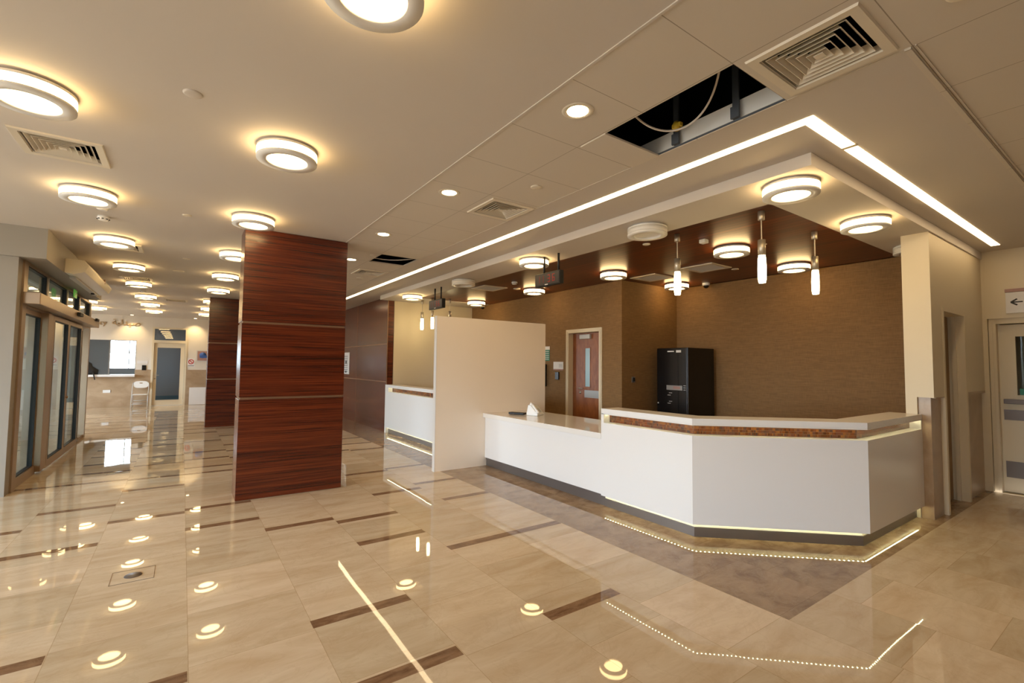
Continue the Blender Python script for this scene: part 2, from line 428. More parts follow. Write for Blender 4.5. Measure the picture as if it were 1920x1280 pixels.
# ------------------------------------------------------------------ walls
wall_x('wall_west', 'white', XE, XE+.2, YW, YF+.2, 0, H+.05, [(1.36, 4.4, 1.13, 2.33), (-.12, .92, 0, 2.84)])
wall_y('wall_timber', 'wood', YW-.15, YW, 10.8, XE, 0, H)
tr = MB().box(10.79, XE, YW, YW+.004, 2.06, 2.085).box(10.79, XE, YW, YW+.004, 1.165, 1.19).box(13.14, 13.15, YW, YW+.003, 0, H).box(10.785, 10.8, YW-.01, YW+.006, 0, H)
struct(tr, 'trim_4', 'bronze')
wall_x('wall_reception_end', 'cream', 10.8, 10.95, -6.4, YW-.16, 0, S)
wall_y('wall_reception_back', 'linen', -6.4, -6.25, 5.6, 10.8, 0, S+.008, [(6.13, 6.97, 0, 2.245)])
wall_x('wall_alcove_side', 'linen', 5.6, 5.75, -7.8, -6.4, 0, S+.008)
wall_y('wall_alcove_back', 'linen', -7.95, -7.8, 1.74, 5.75, 0, S+.008)
wall_y('wall_light_block', 'grey', -6.62, -6.58, 5.76, 7.4, 0, S)  # unseen block, added to stop light leaking round the reception door
wall_x('wall_light_block_side', 'grey', 7.4, 7.44, -6.62, -6.4, 0, S)  # side of the same added light block
wall_x('wall_pier', 'cream', 1.547, 1.74, YR, -6.60, 1.3, H, [(-7.9, -7.04, 0, 2.27)])
struct(MB().box(1.69, 1.79, -6.95, -6.601, 0, S), 'wall_pier_inner', 'cream')
wall_x('wall_pier_base', 'clad', 1.582, 1.689, YR, -6.63, 0, 1.3, [(-7.9, -7.04, 0, 2.27)])
wall_x('wall_pier_lining', 'linen', 1.7405, 1.775, -7.81, -6.951, 0, S, [(-7.9, -7.04, 0, 2.27)])
wall_y('wall_corridor', 'cream', YR-.2, YR, -4.2, 1.8, 0, H, [(-.42, 1.5, 0, 2.29)])
wall_x('wall_near_left', 'wallshade', 7.95, 8.13, YL, YB, 0, H, [(1.98, 4.2, 0.0, 2.22), (1.98, 4.2, 2.47, 2.78)])
wall_y('wall_vestibule', 'white', YF-.3, YF, 8.13, 13.5, 0, H, [(9.6, 12.0, 1.0, 2.5)])
wall_x('wall_vestibule_far', 'white', 13.32, 13.5, YL+.05, YF-.3, 0, H)
wall_y('wall_far_left', 'white', YF, YF+.2, 13.3, XE+.2, 0, H, [(16.8, 20.0, .6, 2.7)])
wall_y('wall_daylight', 'white', YB, YB+.2, -4.2, 8.2, 0, H, [(1.8, 4.2, .2, 2.95), (4.6, 7.0, .2, 2.95)])
wall_x('wall_behind', 'linen', -4.4, -4.2, YR, YB, 0, H, [(4.9, 7.0, .2, 2.95)])
f = MB().box(-4.36, -4.28, 4.9, 7.0, .2, .26).box(-4.36, -4.28, 4.9, 7.0, 2.89, 2.95)
for yy in (4.93, 5.95, 6.97): f.box(-4.359, -4.281, yy-.03, yy+.03, .2, 2.95)
o = struct(f, 'window_1_added', 'alu'); MB().box(-4.325, -4.319, 4.9, 7.0, .26, 2.89).build('pane', 'glasst', o)  # unseen window, added to throw neutral light on the partition
def window(name, x0, x1, y, z0, z1, nx=3):
    f = MB()
    f.box(x0, x1, y, y+.08, z0, z0+.06).box(x0, x1, y, y+.08, z1-.06, z1)
    for k in range(nx+1):
        u = x0+(x1-x0)*k/nx; f.box(u-.03, u+.03, y+.001, y+.079, z0, z1)
    o = struct(f, name, 'alu')
    MB().box(x0, x1, y+.035, y+.041, z0+.06, z1-.06).build('pane', 'glasst', o)
window('window_2', 1.8, 4.2, YB+.05, .2, 2.95); window('window_3', 4.6, 7.0, YB+.05, .2, 2.95)
window('window_4', 16.8, 20.0, YF+.05, .6, 2.7, 3); window('window_5_added', 9.6, 12.0, YF-.2, 1.0, 2.5, 2)  # the second, unseen window is added to light the vestibule

# bulkhead above the entrance
struct(MB().box(7.9, 12.6, 1.405, YL+.35, 2.83, H-.001), 'ceiling_bulkhead', 'wallshade')

# ------------------------------------------------------------------ timber pillars
def pillar(x0, x1, y0, y1, label):
    t = thing('timber_pillar', label, 'pillar', ((x0+x1)/2, (y0+y1)/2, 0), 'timber clad pillars')
    MB().box(x0+.012, x1-.012, y0+.012, y1-.012, 0, H-.002).build('core', 'bronze', t)
    for a, b in ((0.006, 1.165), (1.19, 2.06), (2.085, H-.004)):
        MB().box(x0, x1, y0, y1, a, b).build('cladding_panel', 'wood', t, 0.003)
    return t
pillar(6.30, 6.73, -1.735, -.55, 'large mahogany pillar nearest the camera, beside the white partition')
pillar(13.75, 14.18, -1.70, -.50, 'distant mahogany pillar seen partly behind the larger one')

# ------------------------------------------------------------------ counters
def offs(path, d):
    """offset an open path to its left by d"""
    out = []
    P = [Vector(p) for p in path]
    for i, p in enumerate(P):
        ns = []
        for a, b in ((i-1, i), (i, i+1)):
            if a < 0 or b >= len(P): continue
            e = (P[b]-P[a]).normalized(); ns.append(Vector((-e.y, e.x)))
        nn = sum(ns, Vector((0, 0))).normalized(); k = d/max(nn.dot(ns[0]), .2)
        out.append(p+nn*k)
    return out
def band(path, a, b, z0, z1, mb=None, mi=0):
    mb = mb or MB(); A = offs(path, a); B = offs(path, b); n = len(A)
    vs = [(p.x, p.y, z) for z in (z0, z1) for p in A]+[(p.x, p.y, z) for z in (z0, z1) for p in B]
    fs = []
    for i in range(n-1):
        fs += [(i, i+1, n+i+1, n+i), (2*n+i+1, 2*n+i, 3*n+i, 3*n+i+1), (n+i, n+i+1, 3*n+i+1, 3*n+i), (i+1, i, 2*n+i, 2*n+i+1)]
    fs += [(0, n, 3*n, 2*n), (n-1, 3*n-1, 4*n-1, 2*n-1)]
    return mb.add(vs, fs, mi)
def leds(path, off, z, pitch=.038):
    mb = MB(); A = offs(path, off)
    for p, q in zip(A, A[1:]):
        L = (q-p).length; k = int(L/pitch)
        for i in range(k):
            c = p+(q-p)*((i+.5)/k); mb.box(c.x-.0045, c.x+.0045, c.y-.0045, c.y+.0045, z-.003, z)
    return mb
# the path runs so that its left is the inner side
PA = [(2.69, -3.97), (1.66, -5.09), (1.66, -6.675)]
full = [(3.87, -3.97)]+PA
full = full[::-1]      # reversed: inner side on the right -> use negative offsets
def tall_counter(path, sgn, label, posts, extra_posts, cat='counter'):
    t = thing('reception_counter', label, cat, (path[0][0], path[0][1], 0), 'tall white reception counters')
    o = lambda d: d*sgn
    inner = path
    cb = band(path, o(0), o(.29), 1.062, 1.115); band(path, o(0), o(.018), 1.050, 1.0619, cb); cb.build('countertop', ['solid'], t, .002)
    mb = band(path, o(0), o(.03), .13, .955); band(path, o(0.0301), o(.13), .925, .9549, mb)
    for p in posts: mb.box(*p, .9551, 1.0619)
    mb.build('front_panel', 'solid', t)
    band(path, o(.10), o(.13), .956, 1.061).build('mosaic_band', 'mosaic', t)
    band(path, o(.13), o(.16), .13, 1.061).build('back_panel', 'creamplastic', t)
    mb = band(path, o(.062), o(.08), 0, .088)
    mb.build('plinth', 'plinth', t)
    mb = band(path, o(.070), o(.0799), .0885, .165); band(path, o(.0301), o(.0699), .16, .17, mb)
    mb.build('shadow_gap', 'creamplastic', t)
    leds(path, o(.052), .134).build('light_strip', 'led', t, kind='stuff')
    band(path, o(.045), o(.059), .1345, .1355).build('light_tape', 'ledtape', t)
    band(path, o(.045), o(.059), .1356, .1599).build('tape_carrier', 'creamplastic', t)
    leds(path, o(.040), 1.058).build('light_strip', 'leddim', t, kind='stuff')
    band(path, o(.033), o(.048), 1.0595, 1.0605).build('light_tape', 'ledtapedim', t)
    return t
p1 = [(3.87, -3.97), (2.69, -3.97), (1.66, -5.09), (1.66, -6.628)]
# going from the partition towards the camera the inner side (more negative y) lies to the left
tall_counter(p1, 1, 'tall white reception counter with an angled front and amber mosaic band', [(3.83, 3.87, -4.07, -3.97), (1.66, 1.76, -6.628, -6.59)], None)
p2 = [(10.72, -3.93), (6.60, -3.93)]
tall_counter(p2, 1, 'tall white counter beyond the partition, beside the timber wall', [(10.6, 10.72, -4.03, -3.93)], None)
struct(MB().box(10.72, 10.8, -4.1, -3.93, 0, 1.115), 'trim_5', 'solid')
# low desk between
t = thing('service_desk', 'low white service desk between the partition and the tall counter', 'desk', (5.1, -4.4, 0))
MB().box(3.872, 6.458, -4.95, -3.966, .765, .832).build('desktop', 'solidtop', t, .003)
MB().box(3.872, 6.458, -4.04, -4.01, .13, .764).build('front_panel', 'solid', t)
MB().box(3.872, 6.458, -4.055, -4.04, 0, .128).box(3.872, 6.458, -4.04, -4.031, .1, .129).build('plinth', 'plinth', t)
t = thing('partition_screen', 'freestanding cream partition screen dividing the two counters', 'partition', (6.5, -4.18, 0))
MB().box(6.462, 6.535, -5.24, -3.135, 0, 2.335).build('screen_panel', 'board', t)
MB().box(6.459, 6.538, -3.135, -3.128, 0, 2.337).build('edge_trim', 'solid', t)

# ------------------------------------------------------------------ telephone
px, py, pz = 5.78, -4.50, .833
t = thing('telephone', 'white desk telephone with a sloping body standing on the low desk', 'telephone', (px, py, pz))
R = Matrix.Rotation(math.radians(200), 4, 'Z')
w = MB(); prof = [(-.10, 0), (.09, 0), (.10, .02), (-.03, .155), (-.075, .16), (-.105, .03)]
w.add([(p[0], y, p[1]) for y in (-.095, .095) for p in prof], [(0, 1, 2, 3, 4, 5), (11, 10, 9, 8, 7, 6)]+[(i, i+6, (i+1) % 6+6, (i+1) % 6) for i in range(6)])
w.xf(TR(px, py, pz) @ R).build('telephone_body', 'plastic', t, .006)
hs = MB().tube([(.085, -.062, .05), (.07, -.062, .07), (-.03, -.062, .175), (-.05, -.062, .18)], .018, 12)
hs.lathe([(0, 0), (.03, 0), (.032, .02), (.025, .035), (0, .035)], (.075, -.062, .035), 20); hs.lathe([(0, 0), (.03, 0), (.032, .02), (.025, .035), (0, .035)], (-.03, -.062, .15), 20)
hs.xf(TR(px, py, pz) @ R).build('handset', 'plastic', t)
k = MB(); sl = Vector((-.13, 0, .135)).normalized()
for i in range(4):
    for j in range(3):
        c = Vector((.085, 0, .038))+sl*(.02+.022*i)+Vector((0, -.01+.028*j, 0)); k.box(c.x-.006, c.x+.008, c.y-.009, c.y+.009, c.z-.004, c.z+.007)
k.xf(TR(px, py, pz) @ R).build('keypad', 'greyplastic', t)
t = thing('desk_tray', 'flat black tray with a white lead lying in front of the telephone', 'tray', (6.02, -4.33, pz))
MB().box(-.13, .13, -.055, .055, .004, .03).xf(TR(6.02, -4.33, pz) @ Matrix.Rotation(.5, 4, 'Z')).build('tray_body', 'blackm', t, .004)
MB().tube([(6.12+.02*math.sin(a), -4.24-.17*(a/9), pz+.008+.012*abs(math.sin(a*1.3))) for a in [i*.3 for i in range(31)]], .004, 6).build('lead', 'plastic', t)

# ------------------------------------------------------------------ server cabinet
t = thing('equipment_cabinet', 'tall black equipment cabinet standing in the corner behind the counter', 'cabinet', (5.08, -7.3, 0))
MB().box(4.78, 5.39, -7.72, -6.95, 0.03, 1.93).box(4.8, 5.37, -7.7, -6.97, 0, .03).build('cabinet_body', 'black', t, .006)
d = MB().box(4.785, 5.385, -6.95, -6.925, .05, 1.925).build('cabinet_door', 'black', t, .004)
MB().box(4.95, 5.30, -6.9249, -6.921, .45, 1.82).build('door_window', 'black', t)
MB().box(4.865, 5.18, -6.925, -6.915, 1.205, 1.285).build('display_panel', 'steel', t)
MB().box(4.905, 5.045, -6.9149, -6.912, 1.228, 1.268).build('display_screen', 'mauve', t)
MB().box(5.03, 5.16, -6.925, -6.918, 1.86, 1.878).build('maker_plate', 'signw', t)
MB().box(4.89, 4.985, -6.925, -6.918, 1.848, 1.888).build('maker_plate', 'signw', t)
for zz in (1.285, 1.25, 1.215): MB().box(4.80, 4.845, -6.925, -6.917, zz-.006, zz+.006).build('button', 'steel', t)
for zz, xx in ((1.155, 5.10), (1.115, 5.13), (1.01, 5.10), (.975, 5.13)): MB().box(xx-.03, xx+.03, -6.925, -6.916, zz-.007, zz+.007).build('button', 'steel', t)
MB().lathe([(0, 0), (.015, 0), (.015, .02), (0, .02)], (5.355, -6.925, .965), 16, axis='y').build('door_lock', 'steel', t)

# ------------------------------------------------------------------ doors
def frame_y(x0, x1, z1, y, dpt, w=.065, m='cream'):
    b = MB()
    b.box(x0-w, x0+.004, y-dpt, y+.02, 0, z1+w).box(x1-.004, x1+w, y-dpt, y+.02, 0, z1+w).box(x0, x1, y-dpt, y+.02, z1-.004, z1+w)
    b.box(x0-w*.6, x0-w*.4, y+.02, y+.028, 0, z1+w*.5).box(x1+w*.4, x1+w*.6, y+.02, y+.028, 0, z1+w*.5)
    b.box(x0, x0+.02, y-dpt, y-dpt+.04, 0, z1).box(x1-.02, x1, y-dpt, y-dpt+.04, 0, z1)
    return b
dr = struct(frame_y(6.13, 6.97, 2.245, -6.25, .149), 'door_1', 'cream')
lf = MB().box(6.15, 6.95, -6.39, -6.345, .01, 2.235).build('door_leaf', 'woodd', dr)
MB().box(6.475, 6.60, -6.3449, -6.342, 1.21, 1.94).build('vision_panel', 'frost', lf)
MB().box(6.46, 6.475, -6.345, -6.338, 1.195, 1.955).box(6.60, 6.615, -6.345, -6.338, 1.195, 1.955).box(6.475, 6.6, -6.345, -6.338, 1.195, 1.21).box(6.475, 6.6, -6.345, -6.338, 1.94, 1.955).build('vision_frame', 'woodd', lf)
MB().box(6.16, 6.62, -6.345, -6.34, 1.0, 1.14).build('push_plate', 'steel', lf)
MB().box(6.44, 6.72, -6.345, -6.295, 2.12, 2.205).build('door_closer', 'greyplastic', lf, .006)
MB().tube([(6.74, -6.34, 1.17), (6.74, -6.29, 1.17), (6.62, -6.29, 1.17)], .010, 8).lathe([(0, 0), (.025, 0), (.025, .008), (0, .008)], (6.74, -6.345, 1.09), 16, axis='y').build('door_handle', 'chrome', lf)

# doorway (leaf colour carries the recess shade) in the pier wall
b = MB()
for xa, xb in ((1.54, 1.78),):
    b.box(xa, xb, -7.044, -6.985, 0, 2.325).box(xa, xb, -7.955, -7.896, 0, 2.325).box(xa, xb, -7.9, -7.04, 2.266, 2.325)
b.box(1.62, 1.66, -7.9, -7.87, 0, 2.27).box(1.62, 1.66, -7.07, -7.04, 0, 2.27)
o = struct(b, 'door_2', 'cream'); MB().box(1.695, 1.73, -7.89, -7.05, .01, 2.26).build('door_leaf', 'paneldoor', o)

struct(MB().box(1.545, 1.58, -8.2, -7.96, 1.3, 1.33).box(1.545, 1.58, YR, -8.2, 1.3, 1.33).box(1.545, 1.58, -6.985, -6.66, 1.293, 1.302), 'trim_6', 'clad')

# double doors at the end of the corridor
b = frame_y(-.36, 1.43, 2.225, YR-.05, .14, .065); dr = struct(b, 'door_3', 'cream')
def dleaf(x0, x1):
    y = YR-.13
    m_ = MB()
    for a, c, d, e in cells([x0, x1], [.01, 2.21], [(x0+.16, x1-.16, 1.28, 2.05)]): m_.box(a, c, y-.04, y, d, e)
    l = m_.build('door_leaf', 'cream', dr)
    MB().box(x0+.16, x1-.16, y-.025, y-.018, 1.28, 2.05).build('vision_panel', 'glassd', l)
    MB().box(x0+.03, x1-.03, y, y+.006, .2, .41).build('kick_plate', 'plate', l)
    MB().box(x0+.03, x1-.03, y, y+.006, .95, 1.085).build('push_plate', 'plate', l)
    MB().box(x0+.04, x1-.04, y+.03, y+.075, 1.165, 1.225).box(x0+.04, x0+.12, y+.0061, y+.03, 1.165, 1.225).box(x1-.12, x1-.04, y+.0061, y+.03, 1.165, 1.225).build('panic_bar', 'plate', l, .004)
dleaf(.54, 1.425); dleaf(-.355, .535)
wall_y('wall_corridor_end', 'cream', YR-2.2, YR-2.1, -1.2, 2.2, 0, H)
wall_x('wall_corridor_side', 'cream', 1.55, 1.65, YR-2.1, YR-.2, 0, H)
wall_x('wall_corridor_west', 'cream', -1.1, -1.0, YR-2.1, YR-.2, 0, H)
struct(MB().box(-1.2, 2.2, YR-2.2, YR-.2, H, H+.05).box(-1.2, 2.2, YR-2.2, YR-.01, -.05, -.001), 'ceiling_corridor', 'cream')
o = MB().box(1.0, 1.245, YR-.146, YR-.149, 1.285, 1.365).build('green_notice', 'green', None); tag(o, 'small green notice stuck low in the window of the double doors', 'notice')
t = thing('direction_sign', 'cream direction sign with a dark left arrow above the double doors', 'sign', (.9, YR, 2.5))
MB().box(.35, 1.315, YR, YR+.03, 2.35, 2.62).build('sign_panel', 'signw', t)
MB().box(.35, 1.32, YR, YR+.036, 2.625, 2.665).build('sign_rail', 'mauve', t)
ar = MB()
def stroke(p, q, w_, y): 
    p = Vector(p); q = Vector(q); d = (q-p).normalized(); nn = Vector((-d.y, d.x))*w_/2
    pts = [p+nn, p-nn, q-nn, q+nn]; ar.add([(a.x, y0_, a.y) for y0_ in (y, y+.003) for a in pts], [(0, 1, 2, 3), (7, 6, 5, 4), (0, 4, 5, 1), (1, 5, 6, 2), (2, 6, 7, 3), (3, 7, 4, 0)])
stroke((1.265, 2.49), (1.16, 2.49), .016, YR+.03); stroke((1.268, 2.49), (1.21, 2.53), .018, YR+.0302); stroke((1.268, 2.49), (1.21, 2.45), .018, YR+.0304)
ar.build('arrow', 'ink', t)
def lay_text(name, s, size, x, z, m_, t, y=YR+.031): put_text(name, s, size, TR(x, y, z) @ FACE_PY, m_, t)

# end wall door with transom
b = MB(); X = XE-.02
b.box(X, XE+.15, -.12, -.06, 0, 2.84).box(X, XE+.15, .86, .92, 0, 2.84).box(X, XE+.15, -.06, .86, 2.78, 2.84).box(X, XE+.15, -.06, .86, 2.27, 2.37)
dr = struct(b, 'door_4', 'cream')
MB().box(XE+.05, XE+.056, -.06, .86, 2.37, 2.78).build('transom_pane', 'glasst', dr)
lm = MB()
for a, c, d, e in cells([-.055, .855], [.01, 2.265], [(.07, .76, .2, 2.1)]): lm.box(XE+.04, XE+.08, a, c, d, e)
lf = lm.build('door_leaf', 'cream', dr)
MB().box(XE+.055, XE+.062, .07, .76, .2, 2.1).build('door_pane', 'glasst', lf)
MB().tube([(XE+.04, .80, 1.10), (XE-.02, .80, 1.10), (XE-.02, .68, 1.10)], .012, 8).lathe([(0, 0), (.025, 0), (.025, -.01), (0, -.01)], (XE+.04, .80, .98), 16, axis='x').build('door_handle', 'chrome', lf)
# pharmacy serving window, sliding glass and shelf
wn = MB(); wn.box(XE+.05, XE+.09, 2.07, 2.10, 1.13, 2.33).box(XE, XE+.1, 1.36, 1.38, 1.13, 2.33).box(XE+.01, XE+.1, 1.38, 4.4, 2.31, 2.33)
wo = struct(wn, 'window_6', 'steel')
MB().box(XE+.08, XE+.086, 1.38, 4.4, 1.13, 2.31).build('pane', 'glasst', wo)
o = MB().box(XE-.22, XE+.3, 1.355, 4.4, 1.055, 1.128).build('serving_shelf', 'solid', None, .004); tag(o, 'white serving shelf below the pharmacy window', 'shelf')
dado = MB()
for a, c, d, e in cells([YW+.01, YF], [0, 1.3], [(-.12, .92, 0, 2), (1.36, 4.4, 1.05, 2)]): dado.box(XE-.02, XE-.0005, a, c, d, e)
struct(dado, 'trim_7', 'clad')
# room behind the end wall
wall_x('wall_dispensary', 'grey', XE+3.4, XE+3.5, -2, 6, 0, H, [(1.5, 2.42, 1.31, 2.6)])
wall_y('wall_dispensary_side', 'grey', -1.1, -1.0, XE+.2, XE+3.4, 0, H)
wall_y('wall_dispensary_far', 'grey', 5.7, 5.8, XE+.2, XE+3.5, 0, H)
struct(MB().box(XE+.2, XE+2.2, 1.12, 1.2, 0, H), 'wall_dispensary_divider', 'grey')
struct(MB().box(XE+.2, XE+3.4, -1, 5.7, H, H+.1), 'ceiling_dispensary', 'white')
struct(MB().box(XE+.002, XE+3.4, -1, 5.7, -.05, .001), 'floor_dispensary', 'greyplastic')
struct(MB().box(XE+3.38, XE+3.4, -1, 1.12, .0, .16), 'baseboard_dispensary', 'teal')
f = MB().box(XE+3.42, XE+3.46, 1.5, 2.42, 1.93, 1.96)
for yy in (1.52, 1.80, 2.40): f.box(XE+3.42, XE+3.46, yy-.015, yy+.015, 1.31, 2.6)
o = struct(f, 'window_7', 'steel'); MB().box(XE+3.43, XE+3.435, 1.5, 2.42, 1.31, 2.6).build('pane', 'glasst', o)

# ------------------------------------------------------------------ glazed sliding entrance
G = thing('entrance_doors', 'glazed aluminium sliding entrance doors with side lights', 'door', (10.7, YL, 0))
b = MB()
b.box(8.13, 8.30, YL-.02, YL+.08, 0, 2.83).box(13.2, 13.32, YL-.02, YL+.08, 0, 2.83).box(8.3, 13.2, YL-.015, YL+.08, 2.27, 2.345).box(8.3, 13.2, YL-.015, YL+.08, 2.795, 2.829)
for xx in (9.42, 10.83, 11.98): b.box(xx-.035, xx+.035, YL-.015, YL+.08, 2.345, 2.795)
b.box(8.3, 9.35, YL, YL+.06, .0, .12).box(12.75, 13.2, YL, YL+.06, 0, .06)
b.build('door_frame', 'alu', G)
b = MB().box(9.30, 9.62, YL-.06, YL+.08, 0.03, 2.27).build('door_post', 'alu', G, .004)
def leaf(x0, x1, y, zb, parent, nm='sliding_leaf'):
    m_ = MB(); w_ = .085
    m_.box(x0, x0+w_, y-.03, y+.02, .02, 2.26).box(x1-w_, x1, y-.03, y+.02, .02, 2.26).box(x0+w_, x1-w_, y-.03, y+.02, .02, zb).box(x0+w_, x1-w_, y-.03, y+.02, 2.2, 2.26)
    l = m_.build(nm, 'alu', parent)
    g_ = MB().box(x0+w_, x0+w_+.012, y-.032, y+.022, zb, 2.2).box(x1-w_-.012, x1-w_, y-.032, y+.022, zb, 2.2).box(x0+w_, x1-w_, y-.032, y+.022, 2.19, 2.2).box(x0+w_, x1-w_, y-.032, y+.022, zb, zb+.01)
    g_.build('gasket', 'alud', l)
    MB().box(x0+w_+.012, x1-w_-.012, y-.006, y, zb+.01, 2.19).build('door_pane', 'glass', l)
    return l
leaf(9.63, 10.80, YL-.03, .135, G); l2 = leaf(10.81, 12.02, YL-.03, .135, G)
MB().lathe([(0, 0), (.02, 0), (.02, -.02), (0, -.02)], (10.86, YL-.06, .98), 16, axis='y').build('door_lock', 'bronze', l2)
leaf(12.04, 12.76, YL+.05, .06, G, 'side_light'); leaf(8.28, 9.36, YL+.05, .12, G, 'side_light')
for x0, x1 in ((8.3, 9.385), (9.455, 10.795), (10.865, 11.945), (12.015, 13.2)):
    MB().box(x0+.012, x1-.012, YL+.03, YL+.036, 2.357, 2.783).build('transom_pane', 'glass', G)
    MB().box(x0, x1, YL, YL+.05, 2.345, 2.357).box(x0, x1, YL, YL+.05, 2.783, 2.795).box(x0, x0+.012, YL, YL+.05, 2.357, 2.783).box(x1-.012, x1, YL, YL+.05, 2.357, 2.783).build('transom_gasket', 'alud', G)
t = thing('door_operator', 'long silver sliding door operator box across the top of the entrance doors', 'door operator', (10.4, 1.55, 2.28))
MB().box(8.1, 13.1, 1.47, YL-.021, 2.29, 2.435).build('operator_cover', 'alu', t, .008)
MB().box(10.55, 10.85, 1.425, 1.469, 2.345, 2.405).build('motion_sensor', 'blackm', t, .008)
MB().box(12.5, 12.75, 1.43, 1.469, 2.40, 2.45).build('motion_sensor', 'blackm', t, .008)
t = thing('air_curtain', 'long cream air curtain unit mounted on the bulkhead over the entrance', 'air curtain', (10.5, 1.3, 2.8))
prof = [(1.404, 3.03), (1.404, 2.835), (1.31, 2.815), (1.19, 2.86), (1.15, 2.95), (1.20, 3.03)]
b = MB(); x0, x1 = 8.95, 11.6
b.add([(xx, p[0], p[1]) for xx in (x0, x1) for p in prof], [(5, 4, 3, 2, 1, 0), (6, 7, 8, 9, 10, 11)]+[(i, (i+1) % 6, (i+1) % 6+6, i+6) for i in range(6)])
b.build('unit_body', 'creamplastic', t, .006)
MB().box(9.2, 11.4, 1.32, 1.39, 2.79, 2.825).build('air_outlet', 'greyplastic', t)
MB().box(11.0, 11.1, 1.33, 1.37, 2.77, 2.79).build('control_knob', 'blackm', t)
MB().box(10.68, 10.695, 1.148, 1.20, 2.93, 3.0).build('seam_strip', 'bronze', t)
t = thing('exit_sign', 'small green running-man exit sign hanging below the entrance bulkhead', 'sign', (10.84, 1.55, 2.69))
MB().box(10.72, 10.96, 1.54, 1.555, 2.67, 2.80).build('sign_panel', 'exitl', t)
MB().box(10.83, 10.85, 1.543, 1.552, 2.80, 2.829).build('bracket', 'steel', t)
b = MB().box(10.83, 10.86, 1.5385, 1.5399, 2.70, 2.74).box(10.79, 10.91, 1.5385, 1.5399, 2.735, 2.745).box(10.835, 10.855, 1.5385, 1.5399, 2.75, 2.77).build('pictogram', 'signw', t)
# second glazed door in the near left wall, only its edge is in view
G2 = thing('side_door', 'aluminium framed glass door cut off at the edge of the near left wall', 'door', (8.0, 3.0, 0))
b = MB()
for (z0, z1) in ((0, 2.22), (2.47, 2.78)):
    b.box(8.0, 8.06, 1.98, 2.0, z0, z1).box(8.0, 8.06, 4.18, 4.2, z0, z1).box(8.0, 8.06, 2.0, 4.18, z1-.02, z1).box(8.0, 8.06, 2.0, 4.18, z0, z0+.02)
b.build('door_frame', 'alud', G2)
MB().box(8.03, 8.036, 2.0, 4.18, .02, 2.2).build('door_pane', 'glass', G2); MB().box(8.03, 8.036, 2.0, 4.18, 2.49, 2.76).build('transom_pane', 'glass', G2)

# ------------------------------------------------------------------ ring ceiling lights
def ring_light(lit, label, loc, grp):
    t = thing('ring_ceiling_light', label, 'light', loc, grp)
    x, y, z = loc; R_ = .205
    MB().lathe([(0, -.001), (.185, -.001), (.185, -.012), (.205, -.012), (.207, -.028), (.2, -.0285)], loc, 48).build('mount_plate', 'plastic', t)
    MB().lathe([(.2, -.029), (.206, -.029), (.206, -.082), (.2, -.082)], loc, 48).build('diffuser_band', 'lampw' if lit else 'lampoff', t)
    MB().lathe([(.2, -.0825), (.207, -.0825), (.207, -.098), (.142, -.1), (.138, -.096), (.138, -.078)], loc, 48).build('trim_ring', 'plastic', t)
    MB().lathe([(.1375, -.078), (.12, -.066), (.06, -.056), (0.0005, -.054)], loc, 48).build('lens', 'lens' if lit else 'lampoff', t)
    return t
g1 = 'ring lights on the hall ceiling'
first = ring_light(True, 'lit ring light in the row nearest the entrance, cut by the picture edge', (3.82, .79, H-.0005), g1)
ordn = ['', '', 'second', 'third', 'fourth', 'fifth', 'sixth', 'seventh', 'farthest']
lab_l = {5.88: 'second', 7.95: 'third', 10.0: 'fourth', 12.08: 'fifth', 14.33: 'sixth', 16.28: 'seventh', 18.37: 'farthest'}
for xx, o_ in lab_l.items(): dup(first, (xx, .785, H-.0005), f'lit ring light, {o_} from the camera in the hall row nearest the entrance')
lab_m = {1.86: 'lit ring light cut off by the top edge of the picture', 3.80: 'lit ring light standing alone on the hall ceiling in front of the big pillar',
         5.84: 'lit ring light touching the top of the big timber pillar', 7.91: 'lit ring light half hidden behind the top of the big timber pillar',
         10.0: 'lit ring light just behind the big timber pillar, second of that row there', 12.06: 'lit ring light right in front of the distant timber pillar',
         14.43: 'lit ring light peeping past the distant pillar, nearest of three there', 16.40: 'lit ring light peeping past the distant pillar, middle of three there',
         18.40: 'lit ring light peeping past the distant pillar, farthest of three there'}
for xx, l_ in lab_m.items(): dup(first, (xx, -.585, H-.0005), l_)
dup(first, (16.52, 2.12, H-.0005), 'lit ring light mostly hidden by the door operator near the pharmacy'); dup(first, (18.37, 2.12, H-.0005), 'lit ring light over the floor in front of the pharmacy window')
g2 = 'lit ring lights over the reception'
for x_, y_, z_, l_ in ((1.80, -4.03, S, 'lit ring light at the outer corner of the reception soffit'), (1.80, -5.60, S, 'lit ring light on the soffit edge above the right end of the counter'),
                 (5.25, -4.04, S, 'lit ring light on the soffit beside the near digital clock'), (9.62, -4.06, S, 'lit ring light on the soffit beside the timber wall'),
                 (3.22, -5.61, S+.005, 'lit ring light on the timber ceiling between the two right pendants'), (3.21, -7.24, S+.005, 'lit ring light on the timber ceiling near the rightmost pendant'),
                 (5.22, -5.63, S+.005, 'lit ring light on the timber ceiling above the alcove corner'), (5.23, -7.29, S+.005, 'lit ring light inside the alcove above the black cabinet'),
                 (7.33, -5.65, S+.005, 'lit ring light on the timber ceiling below the near digital clock'), (9.6, -5.67, S+.005, 'lit ring light on the timber ceiling near the far cream wall')):
    dup(first, (x_, y_, z_-.0005), l_, g2)
off = ring_light(False, 'unlit ring light on the soffit left of the nearest pendants', (3.27, -4.05, S-.0005), 'unlit ring lights over the reception')
dup(off, (7.32, -4.05, S-.0005), 'unlit ring light on the soffit between the two digital clocks'); dup(off, (1.82, -7.2, S-.0005), 'unlit ring light half hidden behind the cream pier')

